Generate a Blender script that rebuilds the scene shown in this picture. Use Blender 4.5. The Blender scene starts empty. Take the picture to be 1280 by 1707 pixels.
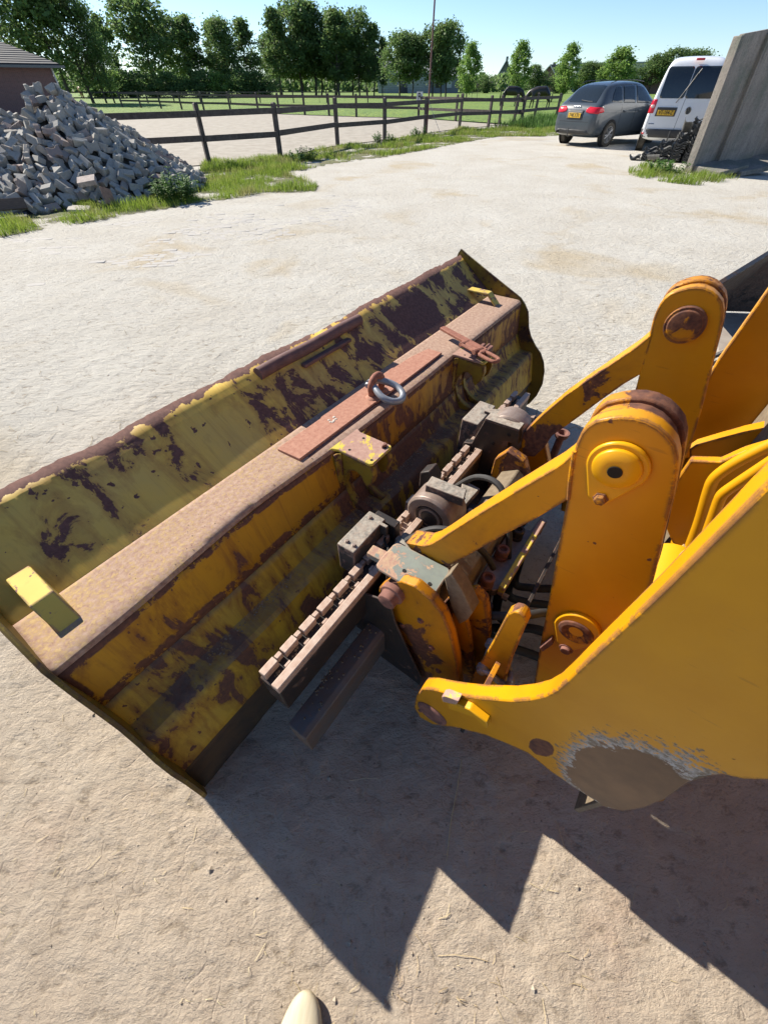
import bpy, bmesh, math, random
import numpy as np
from mathutils import Vector, Matrix, noise
from mathutils.bvhtree import BVHTree
R = math.radians
random.seed(7)
scn = bpy.context.scene
COL = scn.collection

# ------------------------------------------------------------------ camera, sky, sun, exposure
cam_d = bpy.data.cameras.new('camera'); cam = bpy.data.objects.new('camera', cam_d); COL.objects.link(cam)
cam_d.sensor_fit = 'VERTICAL'; cam_d.sensor_height = 24.0; cam_d.lens = 24.0 * 650.0 / 1707.0
cam_d.clip_start = 0.02; cam_d.clip_end = 3000
cam.location = (0, 0, 1.55); cam.rotation_euler = (R(90 - 47.626), 0, 0)
scn.camera = cam
AZ = R(35.266)
AX = Vector((math.sin(AZ), math.cos(AZ), 0)); BX = Vector((-math.cos(AZ), math.sin(AZ), 0))
SUN = (AX * 0.05 + BX * 1.42 + Vector((0, 0, 1))).normalized()      # towards the sun
sd = bpy.data.lights.new('sun', 'SUN'); sun = bpy.data.objects.new('sun', sd); COL.objects.link(sun)
sd.energy = 5.0; sd.angle = R(0.5); sd.color = (1.0, 0.93, 0.82)
sun.rotation_euler = SUN.to_track_quat('Z', 'Y').to_euler(); sun.location = (-6, 6, 8)
world = bpy.data.worlds.new('World'); scn.world = world; world.use_nodes = True
wn = world.node_tree; sky = wn.nodes.new('ShaderNodeTexSky'); sky.sky_type = 'NISHITA'; sky.sun_disc = False
sky.sun_elevation = math.asin(SUN.z); sky.sun_rotation = math.atan2(SUN.x, SUN.y)
sky.air_density = 0.75; sky.dust_density = 0.1; sky.ozone_density = 4.5
bg = wn.nodes['Background']; bg.inputs['Strength'].default_value = 0.085
wn.links.new(sky.outputs[0], bg.inputs['Color'])
vs = scn.view_settings; vs.view_transform = 'Standard'; vs.look = 'None'; vs.exposure = 1.0; vs.gamma = 1; vs.use_curve_mapping = False

# ------------------------------------------------------------------ materials
def mat(name, build):
    m = bpy.data.materials.new(name); m.use_nodes = True; nt = m.node_tree
    b = nt.nodes['Principled BSDF']; build(nt, b); return m
def N(nt, t, **k):
    n = nt.nodes.new(t)
    for a, v in k.items(): setattr(n, a, v)
    return n
def coords(nt, scale=(1, 1, 1), kind='Object', loc=(0, 0, 0), rot=(0, 0, 0)):
    tc = N(nt, 'ShaderNodeTexCoord'); mp = N(nt, 'ShaderNodeMapping')
    mp.inputs['Scale'].default_value = scale; mp.inputs['Location'].default_value = loc; mp.inputs['Rotation'].default_value = rot
    nt.links.new(tc.outputs[kind], mp.inputs['Vector']); return mp.outputs[0]
def nz(nt, vec, scale, detail=5, rough=.6, dist=0.0):
    n = N(nt, 'ShaderNodeTexNoise'); n.inputs['Scale'].default_value = scale; n.inputs['Detail'].default_value = detail
    n.inputs['Roughness'].default_value = rough; n.inputs['Distortion'].default_value = dist
    nt.links.new(vec, n.inputs['Vector']); return n.outputs[0]
def ramp(nt, v, stops):
    n = N(nt, 'ShaderNodeValToRGB'); e = n.color_ramp.elements
    while len(e) < len(stops): e.new(0.5)
    for el, (p, c) in zip(e, stops):
        el.position = p; el.color = (c, c, c, 1) if not hasattr(c, '__len__') else (*c, 1)
    nt.links.new(v, n.inputs[0]); return n.outputs[0]
def mix(nt, f, a, b, mode='MIX'):
    n = N(nt, 'ShaderNodeMix', data_type='RGBA', blend_type=mode)
    for s, v in ((0, f), (6, a), (7, b)):
        if hasattr(v, 'is_output'): nt.links.new(v, n.inputs[s])
        elif s == 0: n.inputs[0].default_value = v
        else: n.inputs[s].default_value = (*v, 1)
    return n.outputs[2]
def mth(nt, op, a, b=None, c=None):
    n = N(nt, 'ShaderNodeMath', operation=op)
    for i, v in enumerate((a, b, c)):
        if v is None: continue
        if hasattr(v, 'is_output'): nt.links.new(v, n.inputs[i])
        else: n.inputs[i].default_value = v
    return n.outputs[0]
def bump(nt, b, h, strength=.3, dist=.01, prev=None):
    n = N(nt, 'ShaderNodeBump'); n.inputs['Strength'].default_value = strength; n.inputs['Distance'].default_value = dist
    nt.links.new(h, n.inputs['Height'])
    if prev: nt.links.new(prev, n.inputs['Normal'])
    if b: nt.links.new(n.outputs[0], b.inputs['Normal'])
    return n.outputs[0]
def edge(nt, radius=.008, lo=.02, hi=.12, nvec=None):
    bv = N(nt, 'ShaderNodeBevel'); bv.samples = 4; bv.inputs['Radius'].default_value = radius
    g = N(nt, 'ShaderNodeNewGeometry'); d = N(nt, 'ShaderNodeVectorMath', operation='DOT_PRODUCT')
    nt.links.new(bv.outputs[0], d.inputs[0]); nt.links.new(g.outputs['True Normal'], d.inputs[1])
    v = mth(nt, 'SUBTRACT', 1.0, d.outputs['Value'])
    if nvec is not None: v = mth(nt, 'MULTIPLY', v, mth(nt, 'MAXIMUM', mth(nt, 'MULTIPLY_ADD', nvec, 9.0, -4.0), 0.0))
    return ramp(nt, v, [(lo, 0), (hi, 1)])
def upness(nt):
    g = N(nt, 'ShaderNodeNewGeometry'); s = N(nt, 'ShaderNodeSeparateXYZ'); nt.links.new(g.outputs['Normal'], s.inputs[0]); return s.outputs[2]

RUST = (0.075, 0.034, 0.026); RUST2 = (0.20, 0.085, 0.045)
def paint(name, base, base2, thr=.56, scale=(6, 6, 6), ew=.010, grime=.5, rough=.42, speck=.70, dust_light=(.30, .22, .14), dust_light_amt=0.0, rust=RUST, rust2=RUST2, custom=None, xb=None, zb=None, streak=True, soft=.02, offs=(0, 0, 0)):
    def f(nt, b):
        v = coords(nt, (1, 1, 1)); vs_ = coords(nt, scale, loc=offs)
        big = nz(nt, vs_, 1.0, 9, .66, .4); mod = nz(nt, v, 1.7, 2, .5); fine = nz(nt, v, 70, 4, .6)
        sp = nz(nt, v, 34, 3, .5)
        m0 = mth(nt, 'ADD', big, mth(nt, 'MULTIPLY', mth(nt, 'SUBTRACT', mod, .5), .55))
        if xb:
            sx_ = N(nt, 'ShaderNodeSeparateXYZ'); nt.links.new(v, sx_.inputs[0]); mr = N(nt, 'ShaderNodeMapRange', interpolation_type='SMOOTHSTEP'); mr.inputs[1].default_value = xb[0]; mr.inputs[2].default_value = xb[1]; mr.inputs[4].default_value = xb[2]; nt.links.new(sx_.outputs[0], mr.inputs[0]); m0 = mth(nt, 'ADD', m0, mr.outputs[0])
        if zb:
            sz_ = N(nt, 'ShaderNodeSeparateXYZ'); nt.links.new(v, sz_.inputs[0]); mr = N(nt, 'ShaderNodeMapRange', interpolation_type='SMOOTHSTEP'); mr.inputs[1].default_value = zb[0]; mr.inputs[2].default_value = zb[1]; mr.inputs[3].default_value = zb[2]; mr.inputs[4].default_value = 0; nt.links.new(sz_.outputs[2], mr.inputs[0]); m0 = mth(nt, 'ADD', m0, mr.outputs[0])
        rm = ramp(nt, m0, [(thr, 0), (thr + soft, 1)])
        halo = ramp(nt, m0, [(thr - .12, 0), (thr + .01, 1)])
        spm = ramp(nt, mth(nt, 'ADD', sp, mth(nt, 'MULTIPLY', mth(nt, 'SUBTRACT', mod, .5), .35)), [(speck, 0), (speck + .015, 1)])
        rm = mth(nt, 'MAXIMUM', rm, spm)
        if ew: rm = mth(nt, 'MAXIMUM', rm, edge(nt, ew, .010, .022, nz(nt, v, 15, 6, .75)))
        tone = nz(nt, v, 4.5, 6, .6)
        c = mix(nt, ramp(nt, tone, [(.3, 0), (.7, 1)]), base, base2)
        if streak:
            st = nz(nt, coords(nt, (38, 3, 3)), 1.0, 5, .7)
            c = mix(nt, mth(nt, 'MULTIPLY', ramp(nt, st, [(.48, 0), (.72, 1)]), grime), c, (base[0] * .48, base[1] * .38, base[2] * .5 + .012))
        c = mix(nt, mth(nt, 'MULTIPLY', halo, grime), c, (base[0] * .42, base[1] * .30, base[2] * .4 + .01))
        rc = mix(nt, ramp(nt, fine, [(.35, 0), (.75, 1)]), rust, rust2)
        if ew: scr = nz(nt, coords(nt, (14, 10, 95), rot=(R(33), R(12), 0)), 1.0, 5, .6); c = mix(nt, ramp(nt, scr, [(.66, 0), (.71, .35)]), c, (base[0] * .45, base[1] * .40, base[2] + .012)); c = mix(nt, ramp(nt, nz(nt, v, 2.6, 8, .72), [(.52, 0), (.78, .16)]), c, (.34, .20, .06))
        if custom: c, rm = custom(nt, v, c, rm)
        c = mix(nt, rm, c, rc)
        if dust_light_amt:
            up = ramp(nt, upness(nt), [(.55, 0), (.9, 1)]); dn = ramp(nt, nz(nt, v, 55, 5, .7), [(.30, .25), (.62, 1)])
            c = mix(nt, mth(nt, 'MULTIPLY', mth(nt, 'MULTIPLY', up, dn), dust_light_amt), c, dust_light)  # pale upper faces: real dust on the bucket, painted sunlit tops on wornsteel
        nt.links.new(c, b.inputs['Base Color'])
        rr = mth(nt, 'MULTIPLY_ADD', rm, .88 - rough, rough); rr = mth(nt, 'MULTIPLY_ADD', tone, .14, mth(nt, 'SUBTRACT', rr, .04))
        nt.links.new(rr, b.inputs['Roughness']); b.inputs['Specular IOR Level'].default_value = .32
        n1 = bump(nt, None, mth(nt, 'MULTIPLY', rm, -1.0), .6, .0012); bump(nt, b, mth(nt, 'ADD', mth(nt, 'MULTIPLY', fine, mth(nt, 'MULTIPLY_ADD', rm, .9, .1)), mth(nt, 'MULTIPLY', tone, .4)), .35, .003, n1)
    return mat(name, f)
def simple(name, col, col2=None, rough=.7, scale=12, bmp=.3, metal=0.0, bd=.004, detail=6, stretch=(1, 1, 1), spec=None):
    def f(nt, b):
        v = coords(nt, stretch); n = nz(nt, v, scale, detail, .65)
        c = mix(nt, ramp(nt, n, [(.32, 0), (.68, 1)]), col, col2 or tuple(x * .6 for x in col))
        nt.links.new(c, b.inputs['Base Color']); b.inputs['Roughness'].default_value = rough; b.inputs['Metallic'].default_value = metal
        if spec is not None: b.inputs['Specular IOR Level'].default_value = spec
        if bmp: bump(nt, b, n, bmp, bd)
    return mat(name, f)

YEL = (0.57, 0.255, 0.003); YEL2 = (0.48, 0.20, 0.003)
def worn_patch(nt, v, c, rm):
    # bare patch ground through the paint low on the boom: rust in the middle, scraped grey rim
    def dist(cx, cy, cz, k):
        s = N(nt, 'ShaderNodeVectorMath', operation='SUBTRACT'); nt.links.new(v, s.inputs[0]); s.inputs[1].default_value = (cx, cy, cz)
        q = N(nt, 'ShaderNodeVectorMath', operation='MULTIPLY'); nt.links.new(s.outputs[0], q.inputs[0]); q.inputs[1].default_value = (0, k[0], k[1])
        l = N(nt, 'ShaderNodeVectorMath', operation='LENGTH'); nt.links.new(q.outputs[0], l.inputs[0]); return l.outputs['Value']
    d = dist(0, -.905 - OFF[1], .635, (1 / .088, 1 / .185))
    n = nz(nt, v, 24, 7, .75); nn = nz(nt, coords(nt, (20, 60, 90)), 1.0, 5, .75)
    lf = nz(nt, v, 8, 3, .6); d = mth(nt, 'ADD', d, mth(nt, 'MULTIPLY', mth(nt, 'SUBTRACT', lf, .5), .75))
    d2 = mth(nt, 'ADD', d, mth(nt, 'MULTIPLY', mth(nt, 'SUBTRACT', n, .5), .85))
    core = ramp(nt, mth(nt, 'MULTIPLY', d2, .5), [(.50, 1), (.508, 0)])
    d3 = mth(nt, 'ADD', d, mth(nt, 'MULTIPLY', mth(nt, 'SUBTRACT', nn, .5), 1.9))
    ring = ramp(nt, mth(nt, 'MULTIPLY', d3, .5), [(.60, 1), (.63, 0)])
    c = mix(nt, ring, c, mix(nt, ramp(nt, nn, [(.4, 0), (.6, 1)]), (.13, .10, .07), (.40, .42, .43)))
    c = mix(nt, core, c, mix(nt, ramp(nt, nz(nt, v, 9, 6, .7), [(.35, 0), (.65, 1)]), (.15, .080, .042), (.085, .046, .028)))
    sc_ = nz(nt, coords(nt, (10, 14, 130), rot=(R(25), 0, 0)), 1.0, 4, .6); c = mix(nt, mth(nt, 'MULTIPLY', ramp(nt, sc_, [(.68, 0), (.72, .6)]), ramp(nt, mth(nt, 'MULTIPLY', d, .5), [(.62, 1), (1.0, 0)])), c, (.10, .06, .03))
    e = dist(0, -.762 - OFF[1], .547, (1 / .024, 1 / .05))
    rm = mth(nt, 'MAXIMUM', rm, ramp(nt, mth(nt, 'MULTIPLY', mth(nt, 'ADD', e, mth(nt, 'MULTIPLY', mth(nt, 'SUBTRACT', n, .5), .5)), .5), [(.5, 1), (.53, 0)]))
    rm = mth(nt, 'MULTIPLY', rm, mth(nt, 'SUBTRACT', 1.0, ring))
    return c, rm
OFF = (1.14, -.75, 0)
M = {}
M['boom'] = paint('boom_paint', YEL, YEL2, thr=.86, scale=(3, 3, 3), ew=.010, grime=.18, speck=.80, custom=worn_patch, streak=False, rough=.38)
M['yellow'] = paint('loader_paint', YEL, YEL2, thr=.78, scale=(5, 5, 5), ew=.011, grime=.35, speck=.765, streak=False, rough=.38)
M['chipped'] = paint('chipped_paint', YEL, (0.42, 0.165, 0.004), thr=.485, scale=(9, 9, 7), ew=.014, grime=.35, speck=.72, streak=False, rough=.45)
M['link'] = paint('link_paint', YEL, YEL2, zb=(.62, .95, .21), thr=.60, scale=(6, 7, 7), ew=.012, grime=.3, speck=.75, streak=False, rough=.42)
M['pipe_paint'] = paint('pipe_paint', (0.62, .31, .006), YEL, thr=.85, ew=0, grime=.1, speck=.82, streak=False, rough=.35)
OLV = (0.68, 0.455, 0.075); OLV2 = (0.56, 0.40, 0.11)
def lip_rust(nt, v, c, rm):
    s_ = N(nt, 'ShaderNodeSeparateXYZ'); nt.links.new(v, s_.inputs[0]); zz_ = mth(nt, 'ADD', s_.outputs[2], mth(nt, 'MULTIPLY', mth(nt, 'SUBTRACT', nz(nt, v, 14, 6, .7), .5), .05))
    return c, mth(nt, 'MAXIMUM', rm, mth(nt, 'GREATER_THAN', zz_, .827))
M['olive'] = paint('bucket_plate_paint', OLV, OLV2, thr=.575, xb=(.5, 1.5, .075), custom=lip_rust, scale=(9, 5, 5), ew=.0, grime=.5, speck=.655, dust_light_amt=0, rough=.5, rust=(.10, .050, .042), rust2=(.17, .088, .07))
M['face'] = paint('bucket_face_paint', (0.54, 0.28, 0.014), (0.42, 0.20, 0.016), xb=(.8, 2.4, .07), thr=.60, scale=(13, 5, 5), ew=.004, grime=.75, speck=.70, rough=.5, rust=(.11, .052, .035))
M['lower'] = paint('bucket_lower_paint', (0.55, 0.33, 0.022), (0.40, 0.27, 0.045), thr=.535, scale=(14, 6, 6), ew=.0, grime=.8, speck=.67, rough=.6, rust=(.10, .052, .038), dust_light=(.17, .145, .11), dust_light_amt=.5)
M['hook'] = paint('hook_paint', (0.33, 0.23, 0.018), (0.27, 0.17, 0.02), thr=.62, scale=(8, 8, 8), ew=.016, grime=.5, speck=.72, streak=False, rough=.5)
M['shelf'] = paint('shelf_paint', (0.47, 0.33, 0.12), (0.42, 0.29, 0.14), thr=.425, xb=(.1, .6, .10), scale=(85, 85, 85), ew=.012, grime=.4, speck=.60, rough=.85, streak=False, rust=(.25, .145, .105), rust2=(.44, .31, .23), dust_light=(.45, .34, .25), dust_light_amt=.22, soft=.12)
M['cap'] = paint('cap_paint', (0.62, 0.50, 0.06), (0.55, 0.42, 0.08), thr=.445, scale=(11, 11, 11), ew=.0, grime=.2, speck=.68, rough=.7, streak=False, rust=(.32, .19, .15), rust2=(.42, .27, .21))
M['rustplate'] = simple('rusty_plate', (.30, .125, .080), (.42, .215, .145), .85, 60, .5, bd=.002)
M['rust'] = simple('brown_rust', (.22, .10, .075), (.13, .055, .04), .85, 30, .5)
M['rustpipe'] = simple('rusty_pipe', (.17, .085, .07), (.09, .045, .04), .75, 25, .4)
M['rustred'] = simple('red_rust', (.30, .12, .075), (.18, .065, .04), .8, 45, .5)
M['wornsteel'] = paint('worn_grey_steel', (.075, .068, .058), (.045, .042, .038), thr=.52, scale=(16, 16, 16), ew=.008, grime=.3, speck=.64, streak=False, rough=.55, rust=(.11, .065, .05), rust2=(.26, .19, .15), dust_light=(.37, .33, .27), dust_light_amt=.9)  # dark base and pale upper faces paint shaded sides and sunlit tops
M['toothsteel'] = simple('worn_tooth_steel', (.46, .36, .29), (.34, .22, .16), .62, 40, .3, metal=.2, bd=.002)
M['black'] = paint('black_greasy_steel', (.017, .016, .016), (.035, .028, .024), thr=.62, scale=(9, 9, 9), ew=.005, grime=.2, speck=.66, streak=False, rough=.45, rust=(.06, .035, .028), rust2=(.12, .085, .065))
M['darkblue'] = simple('dark_bar_steel', (.07, .075, .08), (.10, .065, .045), .6, 18, .4)
M['roller'] = simple('worn_roller_steel', (.30, .24, .20), (.20, .14, .11), .5, 30, .25, metal=.35, bd=.002)
M['galv'] = simple('galvanised_steel', (.30, .33, .36), (.20, .21, .23), .5, 30, .15, metal=.35, bd=.001)
M['dusty'] = simple('dusty_brown_steel', (.20, .155, .10), (.13, .095, .06), .9, 55, .5)
M['rubber'] = simple('black_rubber', (.018, .017, .016), (.03, .027, .024), .65, 30, .2)
M['tow'] = paint('tow_lug_paint', (0.55,.27,.008), YEL2, thr=.50, scale=(3,7,7), ew=.008, grime=.3, speck=.8, streak=False)
M['hole'] = simple('dark_hole', (.012, .01, .009), None, .9, 10, 0)
M['platemetal'] = paint('grey_cover_paint', (.24, .26, .215), (.15, .175, .155), thr=.475, scale=(24, 24, 24), ew=.005, grime=.2, speck=.63, streak=False, rough=.6, rust=(.34, .20, .15), rust2=(.46, .33, .20))

# ------------------------------------------------------------------ object helpers
def tag(o, label=None, cat=None, group=None, kind=None):
    if label: o['label'] = label
    if cat: o['category'] = cat
    if group: o['group'] = group
    if kind: o['kind'] = kind
    return o
def empty(name, loc=(0, 0, 0), rz=0.0, label=None, cat=None, group=None):
    o = bpy.data.objects.new(name, None); COL.objects.link(o); o.location = loc; o.rotation_euler = (0, 0, rz)
    o.empty_display_size = .2; return tag(o, label, cat, group)
def smooth_by_angle(me, ang=35):
    me.polygons.foreach_set('use_smooth', [True] * len(me.polygons))
    try: me.set_sharp_from_angle(angle=R(ang))
    except Exception: pass
class MB:
    def __init__(s, off=(0, 0, 0)): s.v = []; s.f = []; s.off = off
    def add(s, vs_, fs):
        k = len(s.v); s.v += [tuple(p) for p in vs_]; s.f += [tuple(i + k for i in f) for f in fs]; return s
    def box(s, x0, x1, y0, y1, z0, z1):
        return s.add([(x, y, z) for z in (z0, z1) for y in (y0, y1) for x in (x0, x1)], [(0, 2, 3, 1), (4, 5, 7, 6), (0, 1, 5, 4), (2, 6, 7, 3), (0, 4, 6, 2), (1, 3, 7, 5)])
    def prism(s, poly, lo, hi, ax='x'):
        n = len(poly)
        mk = {'x': lambda p, t: (t, p[0], p[1]), 'y': lambda p, t: (p[0], t, p[1]), 'z': lambda p, t: (p[0], p[1], t)}[ax]
        vs_ = [mk(p, lo) for p in poly] + [mk(p, hi) for p in poly]
        return s.add(vs_, [tuple(range(n))[::-1], tuple(range(n, 2 * n))] + [(i, (i + 1) % n, n + (i + 1) % n, n + i) for i in range(n)])
    def tube(s, pts, r, n=10, caps=True, r2=None):
        pts = [Vector(p) for p in pts]; k = len(pts); rings = []; up = None
        for i, p in enumerate(pts):
            d = (pts[min(i + 1, k - 1)] - pts[max(i - 1, 0)]).normalized()
            if up is None: up = d.orthogonal().normalized()
            up = (up - d * up.dot(d)).normalized(); w = d.cross(up)
            rr = r if not hasattr(r, '__len__') else r[i]
            rings.append([p + (up * math.cos(2 * math.pi * j / n) + w * math.sin(2 * math.pi * j / n)) * rr for j in range(n)])
        vs_ = [q for ring in rings for q in ring]
        fs = [(i * n + j, i * n + (j + 1) % n, (i + 1) * n + (j + 1) % n, (i + 1) * n + j) for i in range(k - 1) for j in range(n)]
        if caps: fs += [tuple(range(n))[::-1], tuple((k - 1) * n + j for j in range(n))]
        return s.add(vs_, fs)
    def lathe(s, c, axis, prof, n=24):
        # prof: (distance along axis, radius)
        axis = Vector(axis).normalized(); u = axis.orthogonal().normalized(); w = axis.cross(u); c = Vector(c); vs_ = []
        for t, r in prof: vs_ += [c + axis * t + (u * math.cos(2 * math.pi * j / n) + w * math.sin(2 * math.pi * j / n)) * max(r, 1e-4) for j in range(n)]
        k = len(prof)
        fs = [(i * n + j, i * n + (j + 1) % n, (i + 1) * n + (j + 1) % n, (i + 1) * n + j) for i in range(k - 1) for j in range(n)]
        fs += [tuple(range(n))[::-1], tuple((k - 1) * n + j for j in range(n))]
        return s.add(vs_, fs)
    def build(s, name, m, parent=None, bev=0.0, seg=2, smooth=True, solid=0.0, sub=0, ang=35, fix=True):
        me = bpy.data.meshes.new(name); o = s.off
        me.from_pydata([(p[0] - o[0], p[1] - o[1], p[2] - o[2]) for p in s.v], [], s.f)
        if fix:
            bm = bmesh.new(); bm.from_mesh(me); bmesh.ops.recalc_face_normals(bm, faces=bm.faces); bm.to_mesh(me); bm.free()
        me.update(); me.materials.append(m)
        ob = bpy.data.objects.new(name, me); COL.objects.link(ob)
        if parent: ob.parent = parent
        if solid: md = ob.modifiers.new('solid', 'SOLIDIFY'); md.thickness = solid; md.offset = 0
        if sub: md = ob.modifiers.new('sub', 'SUBSURF'); md.levels = md.render_levels = sub
        if bev: md = ob.modifiers.new('bevel', 'BEVEL'); md.width = bev; md.segments = seg; md.limit_method = 'ANGLE'; md.angle_limit = R(30)
        if smooth: smooth_by_angle(me, ang)
        return ob
def arc(cx, cy, r, a0, a1, n): return [(cx + r * math.cos(R(a0 + (a1 - a0) * i / n)), cy + r * math.sin(R(a0 + (a1 - a0) * i / n))) for i in range(n + 1)]
def copy_tree(o, parent=None):
    c = o.copy(); COL.objects.link(c); c.parent = parent
    for ch in list(o.children): copy_tree(ch, c)
    return c
def spline(pts, n=8):
    pts = [Vector(p) for p in pts]; P = [pts[0]] + pts + [pts[-1]]; out = []
    for i in range(1, len(P) - 2):
        a, b, c, d = P[i - 1], P[i], P[i + 1], P[i + 2]
        for k in range(n):
            t = k / n; out.append(.5 * ((2 * b) + (c - a) * t + (2 * a - 5 * b + 4 * c - d) * t * t + (3 * b - a - 3 * c + d) * t ** 3))
    out.append(pts[-1]); return out

# ------------------------------------------------------------------ value noise (numpy)
_rng = np.random.RandomState(3); _T = _rng.rand(512, 512)
def vnoise(x, y):
    xi = np.floor(x).astype(int); yi = np.floor(y).astype(int); fx = x - xi; fy = y - yi
    fx = fx * fx * (3 - 2 * fx); fy = fy * fy * (3 - 2 * fy)
    a = _T[xi % 512, yi % 512]; b = _T[(xi + 1) % 512, yi % 512]; c = _T[xi % 512, (yi + 1) % 512]; d = _T[(xi + 1) % 512, (yi + 1) % 512]
    return (a * (1 - fx) + b * fx) * (1 - fy) + (c * (1 - fx) + d * fx) * fy
def fbm(x, y, o=5, g=.5):
    s = 0; amp = 1; t = 0
    for k in range(o): s = s + amp * vnoise(x * 2 ** k + 17 * k, y * 2 ** k + 31 * k); t += amp; amp *= g
    return s / t - .5
def ground_z(x, y):
    x = np.asarray(x, float); y = np.asarray(y, float); d = np.hypot(x, y)
    a = 1.0 / (1 + (d / 12.0) ** 2)
    u = x * .82 + y * .57; w = -x * .57 + y * .82
    rid = np.abs(fbm(u * 5 + 2 * fbm(x, y, 3), w * 9, 4, .55))
    return .030 * fbm(x * .8, y * .8, 4) * a + (.019 * fbm(x * 7, y * 7, 5, .62) - .013 * rid * np.clip(fbm(x * .7 + 9, y * .7, 3) * 3 + .55, 0, 1)) * a + .004

# ------------------------------------------------------------------ ground
def ground_mat():
    def f(nt, b):
        v = coords(nt); sx = N(nt, 'ShaderNodeSeparateXYZ'); nt.links.new(v, sx.inputs[0])
        ln = N(nt, 'ShaderNodeVectorMath', operation='LENGTH'); nt.links.new(v, ln.inputs[0]); d = ln.outputs['Value']
        n1 = nz(nt, v, .9, 6, .6); n2 = nz(nt, v, 7, 8, .65); n3 = nz(nt, v, 60, 6, .7); n4 = nz(nt, coords(nt, (13, 24, 13), rot=(0, 0, R(-18))), 1.0, 9, .74, .15); n5 = nz(nt, v, 190, 4, .7)
        near = mix(nt, ramp(nt, n2, [(.3, 0), (.7, 1)]), (.46, .375, .285), (.54, .455, .355))
        near = mix(nt, ramp(nt, nz(nt, v, 2.3, 4, .6), [(.58, 0), (.76, .4)]), near, (.40, .27, .20))
        far = mix(nt, ramp(nt, n1, [(.3, 0), (.7, 1)]), (.53, .51, .455), (.46, .43, .37))
        far = mix(nt, ramp(nt, nz(nt, v, .55, 3, .6, .6), [(.55, 0), (.68, .8)]), far, (.43, .36, .25))
        c = mix(nt, ramp(nt, mth(nt, 'ADD', mth(nt, 'MULTIPLY', d, .1), mth(nt, 'MULTIPLY', n1, .12)), [(.16, 0), (.40, 1)]), near, far)
        c = mix(nt, ramp(nt, n3, [(.28, .5), (.42, 0)]), c, (.16, .12, .085))
        c = mix(nt, ramp(nt, n4, [(.33, .75), (.45, 0)]), c, (.22, .175, .125))
        c = mix(nt, ramp(nt, n3, [(.66, 0), (.78, .5)]), c, (.60, .55, .45))
        nt.links.new(c, b.inputs['Base Color']); b.inputs['Roughness'].default_value = .95; b.inputs['Specular IOR Level'].default_value = .15
        vo = N(nt, 'ShaderNodeTexVoronoi', feature='DISTANCE_TO_EDGE'); vo.inputs['Scale'].default_value = 3.2; dv = N(nt, 'ShaderNodeVectorMath', operation='ADD'); wn_ = N(nt, 'ShaderNodeTexNoise'); wn_.inputs['Scale'].default_value = 4; nt.links.new(v, wn_.inputs['Vector']); nt.links.new(v, dv.inputs[0]); nt.links.new(wn_.outputs[1], dv.inputs[1]); nt.links.new(dv.outputs[0], vo.inputs['Vector'])
        crk = mth(nt, 'MAXIMUM', ramp(nt, vo.outputs['Distance'], [(0, 0), (.03, 1)]), ramp(nt, n2, [(.45, 0), (.52, 1)]))
        h = mth(nt, 'MULTIPLY', n4, .026)
        for x_, k_ in ((crk, .0022), (n2, .013), (n3, .0075), (n5, .0022)): h = mth(nt, 'MULTIPLY_ADD', x_, k_, h)
        bump(nt, b, h, 1.0, 1.0)
    return mat('dry_mud_and_sand', f)
M['ground'] = ground_mat()
def build_ground():
    nr, na = 620, 620
    rr = np.concatenate([[0.02], .12 * (1500 / .12) ** (np.linspace(0, 1, nr - 1) ** 1.0)])
    # denser rings close by
    rr = np.unique(np.concatenate([np.linspace(.0005, 3.2, 330), np.geomspace(3.22, 16, 230), np.geomspace(16.3, 1600, 60)]))
    th = np.concatenate([np.linspace(R(-8), R(188), 560, endpoint=False), np.linspace(R(188), R(352), 60, endpoint=False)])
    na = len(th); nr = len(rr)
    X = rr[:, None] * np.cos(th)[None]; Y = rr[:, None] * np.sin(th)[None]
    Z = ground_z(X, Y); Z = Z * np.clip(1 - (rr[:, None] - 30) / 40, 0, 1)
    vs_ = np.stack([X, Y, Z], -1).reshape(-1, 3)
    i = np.arange(nr - 1)[:, None]; j = np.arange(na)[None]
    q = np.stack([i * na + j, (i + 1) * na + j, (i + 1) * na + (j + 1) % na, i * na + (j + 1) % na], -1).reshape(-1, 4)
    me = bpy.data.meshes.new('ground'); me.vertices.add(len(vs_)); me.vertices.foreach_set('co', vs_.ravel())
    me.loops.add(q.size); me.loops.foreach_set('vertex_index', q.ravel().astype(np.int32))
    me.polygons.add(len(q)); me.polygons.foreach_set('loop_start', np.arange(0, q.size, 4, dtype=np.int32)); me.polygons.foreach_set('loop_total', np.full(len(q), 4, np.int32))
    me.update(calc_edges=True); me.validate(); me.polygons.foreach_set('use_smooth', [True] * len(me.polygons)); me.materials.append(M['ground'])
    o = bpy.data.objects.new('ground', me); COL.objects.link(o); tag(o, 'dry sandy yard of trampled pale mud around the loader', kind='structure'); return o
ground = build_ground()

# ------------------------------------------------------------------ big machine frame (x along the bucket, y towards its mouth, z up)
BO = Vector((-0.588, 0.190, 0)); RZ = math.atan2(AX.y, AX.x)
def bw(a, b, z=0): return BO + AX * a + BX * b + Vector((0, 0, z))

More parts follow.
